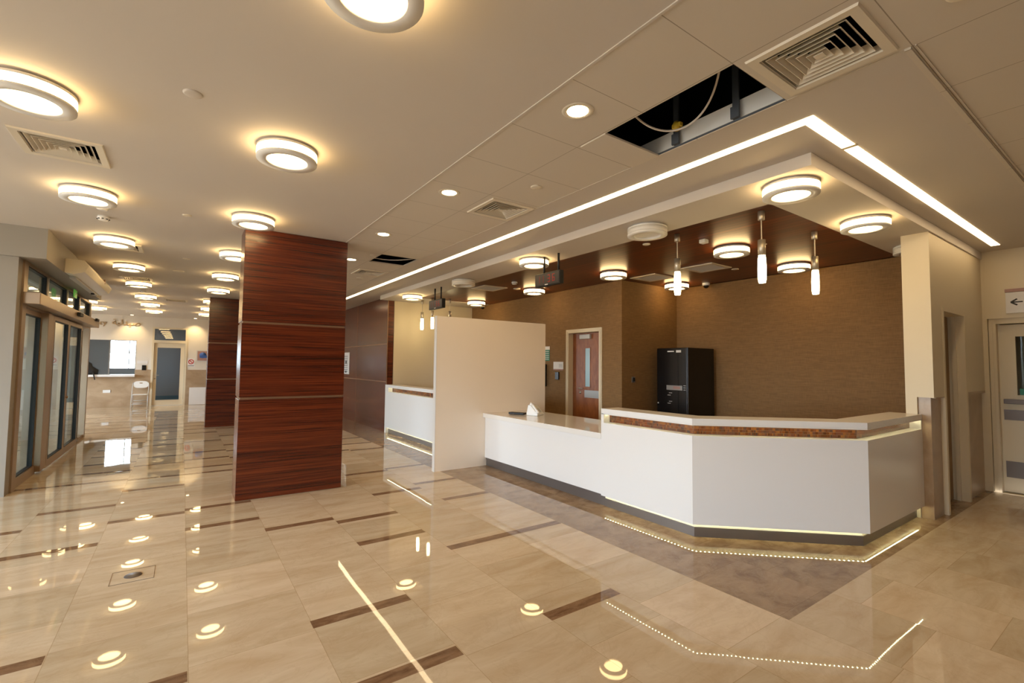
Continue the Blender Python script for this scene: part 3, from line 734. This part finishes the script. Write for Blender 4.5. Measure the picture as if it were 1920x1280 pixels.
# downlights
def downlight(loc, label, grp):
    t = thing('downlight', label, 'light', loc, grp)
    MB().lathe([(.072, -.002), (.074, -.006), (.095, -.005), (.1, -.001)], loc, 40).build('trim_ring', 'vent', t)
    MB().lathe([(.073, -.003), (.05, -.0015), (.035, -.0012)], loc, 40).build('reflector', 'reflector', t)
    MB().lathe([(.068, -.0035), (.04, -.0055), (.0005, -.006)], loc, 40).build('lamp', 'bulb', t)
    return t
d0 = downlight((2.13, -1.975, H), 'large recessed downlight nearest the open ceiling hatch', 'recessed downlights in the tiled ceiling')
dup(d0, (3.87, -1.975, H), 'recessed downlight beside the middle square air vent'); dup(d0, (5.62, -1.975, H), 'recessed downlight nearest the timber pillar'); dup(d0, (7.3, -2.07, H), 'recessed downlight barely visible beside the pillar edge')
def spot_small(loc, label):
    t = thing('small_spotlight', label, 'light', loc, 'small spotlights washing the end wall')
    MB().lathe([(.045, -.002), (.06, -.004), (.065, 0)], loc, 24).build('trim_ring', 'vent', t)
    MB().lathe([(.045, -.004), (.0005, -.006)], loc, 24).build('lamp', 'bulb', t)
    l = bpy.data.lights.new('spot', 'SPOT'); l.energy = 55; l.color = (1, .72, .36); l.spot_size = 1.6; l.spot_blend = .8; l.shadow_soft_size = .04
    o = bpy.data.objects.new('spot', l); col.objects.link(o); o.location = (loc[0], loc[1], loc[2]-.02)
    o.rotation_euler = (0, -0.35, 0)
spot_small((20.9, 1.5, H), 'small spotlight above the pharmacy lettering'); spot_small((20.9, -.33, H), 'small spotlight above the framed picture on the end wall')

# ------------------------------------------------------------------ air vents
def diffuser(loc, label):
    t = thing('air_vent', label, 'vent', loc, 'square ceiling air vents')
    x, y, z = loc; b = MB()
    def sq(r): return [(x-r, y-r), (x+r, y-r), (x+r, y+r), (x-r, y+r)]
    def ringq(mb, r0, z0, r1, z1):
        A = [(p[0], p[1], z+z0) for p in sq(r0)]; B = [(p[0], p[1], z+z1) for p in sq(r1)]
        mb.add(A+B, [(i, (i+1) % 4, 4+(i+1) % 4, 4+i) for i in range(4)])
    ringq(b, .255, -.0005, .25, -.012); ringq(b, .25, -.012, .205, -.010); ringq(b, .205, -.010, .196, .03); b.build('vent_frame', 'vent', t)
    for k in range(5):
        r = .168-.034*k; m_ = MB()
        ringq(m_, r-.014, .034, r+.012, -.006); ringq(m_, r+.012, -.006, r+.015, -.005); ringq(m_, r+.015, -.005, r-.010, .034); m_.build('louvre', 'vent', t)
    MB().box(x-.022, x+.022, y-.022, y+.022, z-.007, z-.003).build('centre_plate', 'vent', t)
    return t
v0 = diffuser((1.013, -2.61, H), 'big square air vent next to the open ceiling hatch')
for (vx, vy), l_ in zip(vents[1:], ('square air vent beside the long strip light, middle of the tiled ceiling', 'square air vent past the smaller open hatch by the pillar',
                                  'square air vent below the nearest left ring light', 'square air vent tucked behind a ring light near the entrance',
                                  'square air vent above the entrance row of ring lights, farther down', 'square air vent in the hall ceiling in front of the distant pillar')):
    dup(v0, (vx, vy, H), l_)
def flatvent(loc, label):
    t = thing('return_grille', label, 'vent', loc, 'flat grilles in the timber ceiling')
    x, y, z = loc
    b = MB()
    for a, c, d, e in cells([x-.26, x+.26], [y-.26, y+.26], [(x-.2, x+.2, y-.2, y+.2)]): b.box(a, c, d, e, z-.012, z-.0005)
    b.build('grille_frame', 'vent', t)
    b = MB()
    for k in range(12): b.box(x-.2, x+.2, y-.195+.0335*k, y-.175+.0335*k, z-.009, z-.002)
    b.build('grille_slats', 'greyplastic', t)
    return t
f0 = flatvent((4.11, -6.45, S+.006), 'flat square grille in the timber ceiling between pendants and cabinet')
dup(f0, (5.12, -6.47, S+.006), 'flat square grille in the timber ceiling above the alcove mouth'); dup(f0, (7.78, -4.88, S+.006), 'flat square grille in the timber ceiling beside the far unlit ring light')

# ------------------------------------------------------------------ open hatches
t = thing('slid_ceiling_tile', 'loose white ceiling tile slid back at the open hatch', 'ceiling tile', (2.35, -2.6, H))
MB().box(2.225, 2.47, -2.895, -2.32, H-.008, H+.006).build('tile_panel', 'tile', t)
t = thing('hatch_frame', 'pale plasterboard upstand with metal angle seen inside the open hatch', 'ceiling frame', (1.8, -2.9, H))
MB().box(1.0, 2.6, -2.93, -2.905, H+.019, H+.14).build('upstand_board', 'plastic', t); MB().box(1.3, 2.48, -2.904, -2.89, H+.0005, H+.012).build('metal_angle', 'hanger', t)
for hx, l_ in ((2.06, 'steel hanger strap hanging in the open hatch beside the yellow valve'), (1.61, 'thicker steel hanger strap in the open hatch near the big vent')):
    o = MB().box(hx-.022, hx+.022, -2.889, -2.875, H+.013, 3.94).box(hx-.028, hx+.028, -2.874, -2.86, H+.013, H+.09).build('hanger_strap', 'hanger', None); tag(o, l_, 'hanger', 'hanger straps in the hatch')
o = MB().box(1.2, 2.6, -2.75, -2.70, 3.62, 3.66).build('ceiling_channel', 'hanger', None); tag(o, 'dim steel channel deep inside the open hatch', 'ceiling channel')
o = MB().lathe([(0, -.03), (.02, -.03), (.03, -.01), (.03, .01), (.02, .03), (0, .03)], (2.0, -2.80, H+.10), 14).box(1.96, 2.03, -2.815, -2.785, H+.09, H+.115).build('pipe_valve', 'yellow', None); tag(o, 'small yellow valve inside the open hatch', 'valve')
def bez(P, n=30):
    out = []
    for i in range(n+1):
        u = i/n; out.append(sum((Vector(p)*c for p, c in zip(P, ((1-u)**3, 3*u*(1-u)**2, 3*u*u*(1-u), u**3))), Vector((0, 0, 0))))
    return out
o = MB().tube(bez([(2.02, -2.30, H+.10), (2.12, -2.70, H-.04), (1.80, -2.95, H-.02), (1.49, -2.52, H+.25)], 40), .007, 8).build('loose_cable', 'cable', None); tag(o, 'loose white cable looping down through the big open hatch', 'cable', 'loose ceiling cables')
o = MB().tube(bez([(7.18, -2.36, H+.05), (7.1, -2.5, H+.02), (6.98, -2.62, H-.01), (6.80, -2.87, H+.03)], 20), .008, 8).build('loose_cable', 'cable', None); tag(o, 'white cable crossing the smaller open hatch near the pillar', 'cable', 'loose ceiling cables')

# ------------------------------------------------------------------ pendants
def pendant(loc, label, g='right hand group of pendant lights'):
    t = thing('pendant_light', label, 'pendant light', loc, g)
    x, y, z = loc
    MB().lathe([(0, 0), (.03, 0), (.03, -.085), (.026, -.088), (0, -.088)], loc, 28).build('ceiling_cup', 'chrome', t)
    MB().lathe([(.006, -.088), (.006, -.29)], loc, 12).build('rod', 'chrome', t)
    MB().lathe([(0, -.28), (.034, -.28), (.034, -.43), (0, -.43)], loc, 28).build('lamp_holder', 'chrome', t)
    MB().lathe([(.030, -.43), (.034, -.46), (.038, -.55), (.036, -.66), (.030, -.695), (0.0005, -.697)], loc, 28).build('glass_shade', 'pend', t)
    return t
ZP = S+.005
p0 = pendant((2.29, -4.52, ZP), 'nearest and largest slim pendant light over the angled counter')
dup(p0, (2.29, -5.66, ZP), 'slim pendant light closest to the cream pier'); dup(p0, (3.26, -4.56, ZP), 'slim pendant light hanging in front of the black cabinet')
gl = 'left hand group of pendant lights'
dup(p0, (10.25, -4.58, S), 'slim pendant light farthest from the partition, by the cream wall', gl); dup(p0, (9.86, -4.66, ZP), 'slim pendant light right beside the far digital clock', gl); dup(p0, (9.7, -5.02, ZP), 'slim pendant light mostly hidden behind the partition top', gl)

# ------------------------------------------------------------------ digital clocks
SEG = {'1': 'bc', '3': 'abgcd', '6': 'acdefg'}
def clock(x0, x1, y, label, rods):
    t = thing('digital_clock', label, 'clock', ((x0+x1)/2, y, 2.7), 'hanging digital clocks')
    MB().box(x0, x1, y-.035, y+.035, 2.69, 2.87).build('clock_case', 'blackm', t, .004)
    MB().box(x0+.015, x1-.015, y+.0351, y+.038, 2.705, 2.855).build('clock_face', 'clock', t)
    for r_ in rods: MB().tube([(r_, y, 2.865), (r_, y, S)], .015, 10).build('hanging_rod', 'blackm', t)
    W = x1-x0; fx = lambda u: x1-W*u  # u runs left to right as read from the hall
    for ch, u, m_ in (('1', .16, 'digitdim'), ('1', .32, 'digitdim'), ('3', .58, 'digit'), ('6', .76, 'digit')):
        b = MB(); w = .05; h = .10; z0 = 2.735; c = fx(u); yy = y+.0381
        segs = {'a': (-w/2, w/2, h-.01, h), 'g': (-w/2, w/2, h/2-.005, h/2+.005), 'd': (-w/2, w/2, 0, .01), 'b': (w/2-.01, w/2, h/2, h), 'c': (w/2-.01, w/2, 0, h/2), 'f': (-w/2, -w/2+.01, h/2, h), 'e': (-w/2, -w/2+.01, 0, h/2)}
        if ch == '6': keys = 'acdefg'
        else: keys = SEG[ch]
        for k_ in keys: a, e, d, f_ = segs[k_]; b.box(c-a, c-e, yy, yy+.001, z0+d, z0+f_)
        b.build('digit', m_, t)
    MB().box(fx(.42), fx(.54), y+.0381, y+.0395, 2.70, 2.712).build('maker_plate', 'signw', t)
    return t
clock(4.68, 5.21, -4.065, 'red digital clock hanging above the low desk, the nearer of two', (4.745, 5.05))
clock(8.11, 8.70, -4.065, 'red digital clock hanging beyond the partition, the farther of two', (8.23, 8.50))

# ------------------------------------------------------------------ small ceiling things
def disc_thing(name, loc, r, h, label, cat, m_='vent', g=None):
    o = MB().lathe([(.0005, .003), (r, .003), (r, -h*.6), (r*.8, -h), (.0005, -h)], loc, 28).build(name, m_, None); tag(o, label, cat, g); return o
gd = 'flat round cover discs on the ceilings'
disc_thing('cover_disc', (3.34, .01, H), .05, .008, 'flat round cover disc on the hall ceiling left of centre', 'cover', 'gyp', gd)
disc_thing('cover_disc', (6.2, .02, H), .045, .008, 'small flat cover disc between the two hall light rows before the pillar', 'cover', 'vent', gd)
disc_thing('cover_disc', (8.85, .01, H), .05, .008, 'small flat cover disc on the hall ceiling left of the big pillar', 'cover', 'vent', gd)
disc_thing('cover_disc', (10.15, .12, H), .09, .006, 'dull flat disc on the hall ceiling farther down beside the big pillar', 'cover', 'vent', gd)
disc_thing('cover_disc', (3.28, -2.54, H), .05, .01, 'small round disc between the long strip light and the middle vent', 'cover', 'vent', gd)
disc_thing('cover_disc', (.475, -2.63, H), .06, .02, 'round disc cut by the picture edge above the big vent', 'cover', 'vent', gd)
disc_thing('cover_disc', (3.75, -4.63, S+.006), .045, .012, 'round disc on the timber ceiling beside the near unlit ring light', 'cover', 'vent', gd)
disc_thing('cover_disc', (3.9, -6.89, S+.006), .05, .01, 'round disc on the timber ceiling near the flat grille and dome camera', 'cover', 'vent', gd)
disc_thing('cover_disc', (2.9, -5.75, S+.006), .045, .01, 'round disc on the timber ceiling half behind the nearest pendant', 'cover', 'vent', gd)
disc_thing('cover_disc', (6.0, -5.0, S+.006), .045, .01, 'round disc on the timber ceiling beside the near digital clock', 'cover', 'vent', gd)
disc_thing('cover_disc', (7.5, -5.35, S+.006), .07, .012, 'wide flat disc on the timber ceiling behind the flat grille', 'cover', 'vent', gd)
disc_thing('cover_disc', (6.83, -2.25, H), .045, .008, 'small round disc just above the smaller open hatch', 'cover', 'vent', gd)
disc_thing('cover_disc', (8.8, -2.66, H), .06, .008, 'small round disc below the vent by the big pillar edge', 'cover', 'vent', gd)
disc_thing('alarm_button', (6.42, .745, H), .05, .03, 'plain white ceiling sensor just above the smoke detector', 'sensor', 'plastic')
def smoke(loc, label):
    t = thing('smoke_detector', label, 'smoke detector', loc, 'smoke detectors')
    MB().lathe([(.05, -.0005), (.05, -.012), (.055, -.014)], loc, 28).build('detector_base', 'plastic', t)
    MB().lathe([(.055, -.014), (.055, -.024), (.04, -.045), (.02, -.05), (.0005, -.05)], loc, 28).build('detector_head', 'plastic', t)
    b = MB()
    for k in range(8):
        a = k*PI/4; c = Vector((loc[0]+.0475*math.cos(a), loc[1]+.0475*math.sin(a), loc[2]-.034)); b.box(c.x-.009, c.x+.009, c.y-.009, c.y+.009, c.z-.004, c.z+.004)
    b.build('smoke_slots', 'blackm', t)
    return t
s0 = smoke((6.82, .78, H), 'white smoke detector with dark slots on the hall ceiling near the entrance')
dup(s0, (6.92, -4.88, S+.006), 'white smoke detector on the timber ceiling by the near digital clock'); dup(s0, (13.4, .79, H), 'white smoke detector far down the hall between two ring lights')
o = MB().box(3.17, 3.25, -5.04, -4.96, S-.04, S+.0055).build('motion_detector', 'plastic', None, .008); tag(o, 'small white box sensor on the timber ceiling by the middle ring light', 'sensor')
def dome(loc, label):
    t = thing('dome_camera', label, 'security camera', loc, 'dome security cameras')
    MB().lathe([(.065, -.0005), (.065, -.035), (.055, -.045), (.05, -.045)], loc, 28).build('camera_housing', 'plastic', t)
    MB().lathe([(.05, -.045), (.045, -.07), (.028, -.088), (.0005, -.095)], loc, 28).build('camera_dome', 'black', t)
    return t
c0 = dome((4.88, -7.66, S+.006), 'white dome camera above the alcove wall beside the black cabinet'); dup(c0, (10.15, -6.18, S), 'dome camera in the far corner of the reception ceiling')

# ------------------------------------------------------------------ wall things by door 1 and elsewhere
yw = -6.2515
t = thing('door_plaque', 'white room plaque beside the reception door', 'sign', (7.28, yw, 1.6)); MB().box(7.13, 7.43, yw, yw+.01, 1.53, 1.68).build('plaque_panel', 'signw', t)
MB().box(7.13, 7.43, yw+.0101, yw+.012, 1.51, 1.535).build('plaque_band', 'mauve', t); b = MB()
for k in range(3): b.box(7.15, 7.26, yw+.0101, yw+.0115, 1.575+.025*k, 1.58+.025*k)
b.build('plaque_print', 'ink', t)
o = MB().box(7.25, 7.36, yw, yw+.03, 1.32, 1.475).build('card_reader', 'black', None, .006); tag(o, 'black card reader under the plaque beside the reception door', 'card reader')
t = thing('evacuation_notice', 'green and white notice half hidden behind the partition edge', 'notice', (7.65, yw, 1.85)); MB().box(7.56, 7.80, yw, yw+.006, 1.70, 1.93).build('notice_panel', 'green', t); MB().box(7.56, 7.80, yw, yw+.006, 1.931, 2.0).build('notice_header', 'signw', t)
b = MB()
for k in range(5): b.box(7.58, 7.78, yw+.0061, yw+.007, 1.73+.04*k, 1.742+.04*k)
b.build('notice_print', 'signw', t)
o = MB().box(7.65, 7.95, yw, yw+.12, 1.17, 1.63).build('wall_unit', 'blackm', None, .01); tag(o, 'dark wall unit almost hidden behind the partition edge', 'wall unit')
t = thing('light_switch', 'small steel switch plate on the dark alcove side wall', 'switch', (5.59, -6.55, 1.36)); MB().box(5.588, 5.599, -6.58, -6.50, 1.32, 1.42).build('switch_plate', 'steel', t); MB().box(5.58, 5.588, -6.565, -6.515, 1.34, 1.40).build('rocker', 'blackm', t)
t = thing('notice_board', 'tall white notice with small print on the timber wall by the pillar', 'sign', (14.0, YW, 1.6)); MB().box(13.8, 14.45, YW+.0041, YW+.015, 1.29, 1.92).build('notice_panel', 'signw', t)
b = MB()
for k in range(9): b.box(13.95, 14.3, YW+.0151, YW+.016, 1.36+.055*k, 1.375+.055*k)
b.box(14.05, 14.18, YW+.0151, YW+.017, 1.60, 1.68); b.box(14.05, 14.18, YW+.0151, YW+.017, 1.33, 1.39); b.build('notice_print', 'ink', t)

# end wall things
xw = XE+.002
t = thing('no_smoking_sign', 'small no-smoking sign beside the far glazed door', 'sign', (xw, -.26, 1.56)); MB().box(xw-.006, xw, -.38, -.14, 1.40, 1.73).build('sign_panel', 'signw', t)
MB().lathe([(.062, 0), (.062, -.003), (.09, -.003), (.09, 0)], (xw-.006, -.26, 1.60), 28, axis='x').add([(xw-.01, -.26+a*.06+b*.01, 1.60+a*.06-b*.01) for a, b in ((-1, -1), (-1, 1), (1, 1), (1, -1))], [(0, 1, 2, 3)]).build('prohibition_ring', 'red', t)
MB().box(xw-.008, xw-.006, -.36, -.16, 1.44, 1.455).build('sign_print', 'ink', t)
t = thing('framed_picture', 'framed blue and pink poster on the end wall beside the distant pillar', 'picture', (xw, -.6, 1.82)); MB().box(xw-.02, xw, -.82, -.42, 1.62, 2.03).build('frame', 'greyplastic', t); MB().box(xw-.023, xw-.02, -.79, -.45, 1.65, 2.0).build('poster', 'mauve', t)
MB().lathe([(0, 0), (.11, 0), (.11, -.002), (0, -.002)], (xw-.0235, -.62, 1.85), 24, axis='x').box(xw-.0265, xw-.0236, -.76, -.52, 1.75, 1.85).build('poster_shape', 'blue', t)
o = MB().box(xw-.03, xw, 1.06, 1.18, 1.28, 1.46).build('card_reader', 'black', None, .005); tag(o, 'black card reader on the end wall between window and door', 'card reader')
o = MB().box(xw-.015, xw, 1.02, 1.32, 1.52, 1.62).build('room_plaque', 'signw', None); tag(o, 'pale plaque above the card reader on the end wall', 'sign')
o = MB().box(xw-.035, xw-.0201, 2.0, 2.2, .5, .6).build('wall_socket', 'plastic', None, .004); tag(o, 'double white wall socket below the pharmacy shelf', 'socket')
o = MB().box(-.03, 0, -.26, .26, 0, .64).xf(TR(XE-.10, -.50, 0.006) @ Matrix.Rotation(.1, 4, 'Y')).build('leaning_board', 'signw', None); tag(o, 'plain white board leaning on the end wall by the distant pillar', 'board')
AR = None
try:
    fp = bpy.utils.resource_path('LOCAL')+'/datafiles/fonts/NotoSansArabic-VariableFont_wdth,wght.woff2'
    import os
    AR = None
except Exception: pass
t = thing('pharmacy_lettering', 'brass Arabic and English pharmacy letters high on the end wall', 'sign', (XE, 2.0, 2.95))
# English word, most of it hidden behind the entrance
put_text('letters', 'Pharmacy', .22, TR(XE-.02, 2.20, 2.84) @ FACE_NX, 'brass', t, depth=.012, align='RIGHT')
put_text('letters', '\uFE94\uFEF4\uFEDF\uFEAA\uFEF4\uFEBB', .27, TR(XE-.02, 2.06, 2.86) @ FACE_NX, 'brass', t, depth=.012)

for yy, l_ in ((.15, 'added light panel on the ceiling of the room behind the glazed door'), (3.3, 'added light panel on the dispensary ceiling behind the serving window')):
    t = thing('added_panel_light', l_, 'light', (XE+1.6, yy, H), 'added light panels in the back rooms')  # panels added to brighten the rooms behind the end wall
    MB().box(XE+1.3, XE+1.9, yy-.3, yy+.3, H-.02, H-.0005).build('panel_frame', 'plastic', t); MB().box(XE+1.32, XE+1.88, yy-.28, yy+.28, H-.024, H-.0201).build('panel_diffuser', 'fillpanel', t)
# folding chair
def folding_chair(x, y, rz):
    t = thing('folding_chair', 'white folding chair standing against the end wall by the glazed door', 'chair', (x, y, 0))
    Mx = TR(x, y, 0) @ Matrix.Rotation(rz, 4, 'Z')
    # local: faces +x, width along y
    b = MB(); b.box(-.2, .2, -.2, .2, .43, .455); b.xf(Mx).build('seat', 'plastic', t, .01)
    b = MB(); pts = []
    n = 24
    outer = [(.21*math.copysign(abs(math.cos(a))**.6, math.cos(a)), .78+.12*math.copysign(abs(math.sin(a))**.7, math.sin(a))) for a in [2*PI*k/n for k in range(n)]]
    inner = [(.05*math.cos(a), .83+.02*math.sin(a)) for a in [2*PI*k/n for k in range(n)]]
    vs = []
    for xo in (-.24, -.215):
        vs += [(xo-(p[1]-.8)*.15, p[0], p[1]) for p in outer]+[(xo-(p[1]-.8)*.15, p[0], p[1]) for p in inner]
    fs = []
    for k in range(n):
        q = (k+1) % n
        fs += [(k, q, n+q, n+k), (2*n+q, 2*n+k, 3*n+k, 3*n+q), (k, 2*n+k, 2*n+q, q), (n+q, 3*n+q, 3*n+k, n+k)]
    b.add(vs, fs); b.xf(Mx).build('backrest', 'plastic', t)
    for s in (-1, 1):
        MB().tube([(.26, s*.225, 0.01), (.10, s*.225, .40), (-.2, s*.225, .74), (-.235, s*.215, .85)], .012, 8).xf(Mx).build('leg', 'greyplastic', t)
        MB().tube([(-.26, s*.205, 0.01), (-.12, s*.205, .30), (.05, s*.205, .44)], .012, 8).xf(Mx).build('leg', 'greyplastic', t)
    MB().tube([(.215, -.225, .12), (.215, .225, .12)], .009, 8).tube([(-.20, -.205, .13), (-.20, .205, .13)], .009, 8).tube([(-.16, -.205, .22), (-.16, .205, .22)], .009, 8).xf(Mx).build('stretcher', 'greyplastic', t)
folding_chair(20.92, 1.17, PI)

# black bag on the pharmacy shelf
b = MB(); n = 20; prof = [(0, .0), (.19, .005), (.22, .06), (.20, .16), (.14, .28), (.09, .38), (.05, .46), (0.0005, .48)]
b.lathe(prof, (0, 0, 0), n)
b.v = [(p[0]*.55, p[1]*1.25+(.10-.25*p[2]) * -1 * .9+.03*math.sin(p[2]*30+p[0]*9), p[2]) for p in b.v]
t = thing('black_bag', 'slumped black bag on the pharmacy shelf beside the glass doors', 'bag', (XE-.08, 2.66, 1.13))
b.xf(TR(XE-.08, 2.66, 1.13)).build('bag_body', 'blackm', t)
MB().tube([(XE-.19, 2.46, 1.19), (XE-.245, 2.44, 1.165), (XE-.262, 2.42, 1.06), (XE-.255, 2.40, .96)], .018, 6).build('strap', 'blackm', t)

# floor boxes
def floor_box(x, y, label):
    t = thing('floor_box', label, 'floor box', (x, y, 0), 'round floor boxes')
    MB().box(x-.128, x-.124, y-.13, y+.13, .0005, .0012).box(x+.124, x+.128, y-.13, y+.13, .0005, .0012).build('cover_joint', 'ink', t)
    MB().box(x-.124, x+.124, y-.13, y-.127, .0005, .001).box(x-.124, x+.124, y+.127, y+.13, .0005, .001).build('cover_edge', 'strip', t)
    MB().lathe([(.055, .0006), (.052, .004), (.0005, .005)], (x, y, 0), 32).build('metal_lid', 'plinth', t)
    return t
fb = floor_box(4.565, .243, 'round metal floor box in the marble nearest the camera'); dup(fb, (8.85, .69, 0), 'round metal floor box farther away beside the entrance')

# ------------------------------------------------------------------ light from outside
w = bpy.data.worlds.new('World'); sc.world = w; w.use_nodes = True
bg = w.node_tree.nodes['Background']; bg.inputs[1].default_value = 34.0
wt = w.node_tree; gc = wt.nodes.new('ShaderNodeTexCoord'); sx = wt.nodes.new('ShaderNodeSeparateXYZ'); rp = wt.nodes.new('ShaderNodeValToRGB')
rp.color_ramp.elements[0].position = 0.47; rp.color_ramp.elements[0].color = (0.30, 0.28, 0.26, 1)      # sunlit ground outside
rp.color_ramp.elements[1].position = 0.53; rp.color_ramp.elements[1].color = (0.74, 0.86, 1.0, 1)        # bright overcast sky
ad = wt.nodes.new('ShaderNodeMath'); ad.operation = 'MULTIPLY_ADD'; ad.inputs[1].default_value = 0.5; ad.inputs[2].default_value = 0.5
wt.links.new(gc.outputs['Generated'], sx.inputs[0]); wt.links.new(sx.outputs[2], ad.inputs[0]); wt.links.new(ad.outputs[0], rp.inputs[0]); wt.links.new(rp.outputs[0], bg.inputs[0])
def portal(cx, cy, cz, sx, sz, rot):
    l = bpy.data.lights.new('portal', 'AREA'); l.shape = 'RECTANGLE'; l.size = sx; l.size_y = sz; l.cycles.is_portal = True
    o = bpy.data.objects.new('portal', l); col.objects.link(o); o.location = (cx, cy, cz); o.rotation_euler = rot
portal(3.0, YB+.25, 1.575, 2.4, 2.75, (-PI/2, 0, 0)); portal(5.8, YB+.25, 1.575, 2.4, 2.75, (-PI/2, 0, 0))
portal(-4.55, 5.95, 1.575, 2.75, 2.1, (0, -PI/2, 0)); portal(18.4, YF+.25, 1.65, 3.2, 2.1, (-PI/2, 0, 0)); portal(10.8, YF+.05, 1.75, 2.4, 1.5, (-PI/2, 0, 0)); portal(XE+3.55, 1.96, 1.955, 1.29, .92, (0, PI/2, 0))

# ------------------------------------------------------------------ camera
f_px, yaw, pitch, roll = 881.3, -0.6103693, 0.0504360, 0.0108666
F = Vector((math.cos(pitch)*math.cos(yaw), math.cos(pitch)*math.sin(yaw), math.sin(pitch)))
r = Vector((math.sin(yaw), -math.cos(yaw), 0)); u = r.cross(F)
Rv = math.cos(roll)*r+math.sin(roll)*u; Uv = -math.sin(roll)*r+math.cos(roll)*u
cam = bpy.data.cameras.new('Camera'); co = bpy.data.objects.new('Camera', cam); col.objects.link(co)
cam.sensor_width = 36; cam.lens = f_px/1920*36; cam.clip_start = .05; cam.clip_end = 200
mw = Matrix.Identity(4)
for i in range(3): mw[i][0] = Rv[i]; mw[i][1] = Uv[i]; mw[i][2] = -F[i]
mw[0][3], mw[1][3], mw[2][3] = 0, 0, 1.6
co.matrix_world = mw
sc.camera = co
sc.view_settings.view_transform = 'Standard'; sc.view_settings.look = 'None'; sc.view_settings.gamma = 1; sc.view_settings.exposure = -0.02
sc.view_settings.use_curve_mapping = False
cy = sc.cycles
cy.use_denoising = True; cy.max_bounces = 10; cy.diffuse_bounces = 5; cy.glossy_bounces = 5; cy.transparent_max_bounces = 12
cy.sample_clamp_indirect = 6; cy.blur_glossy = 0.3; cy.caustics_reflective = False; cy.caustics_refractive = False
cy.use_light_tree = True; cy.use_adaptive_sampling = True; cy.adaptive_threshold = 0.02
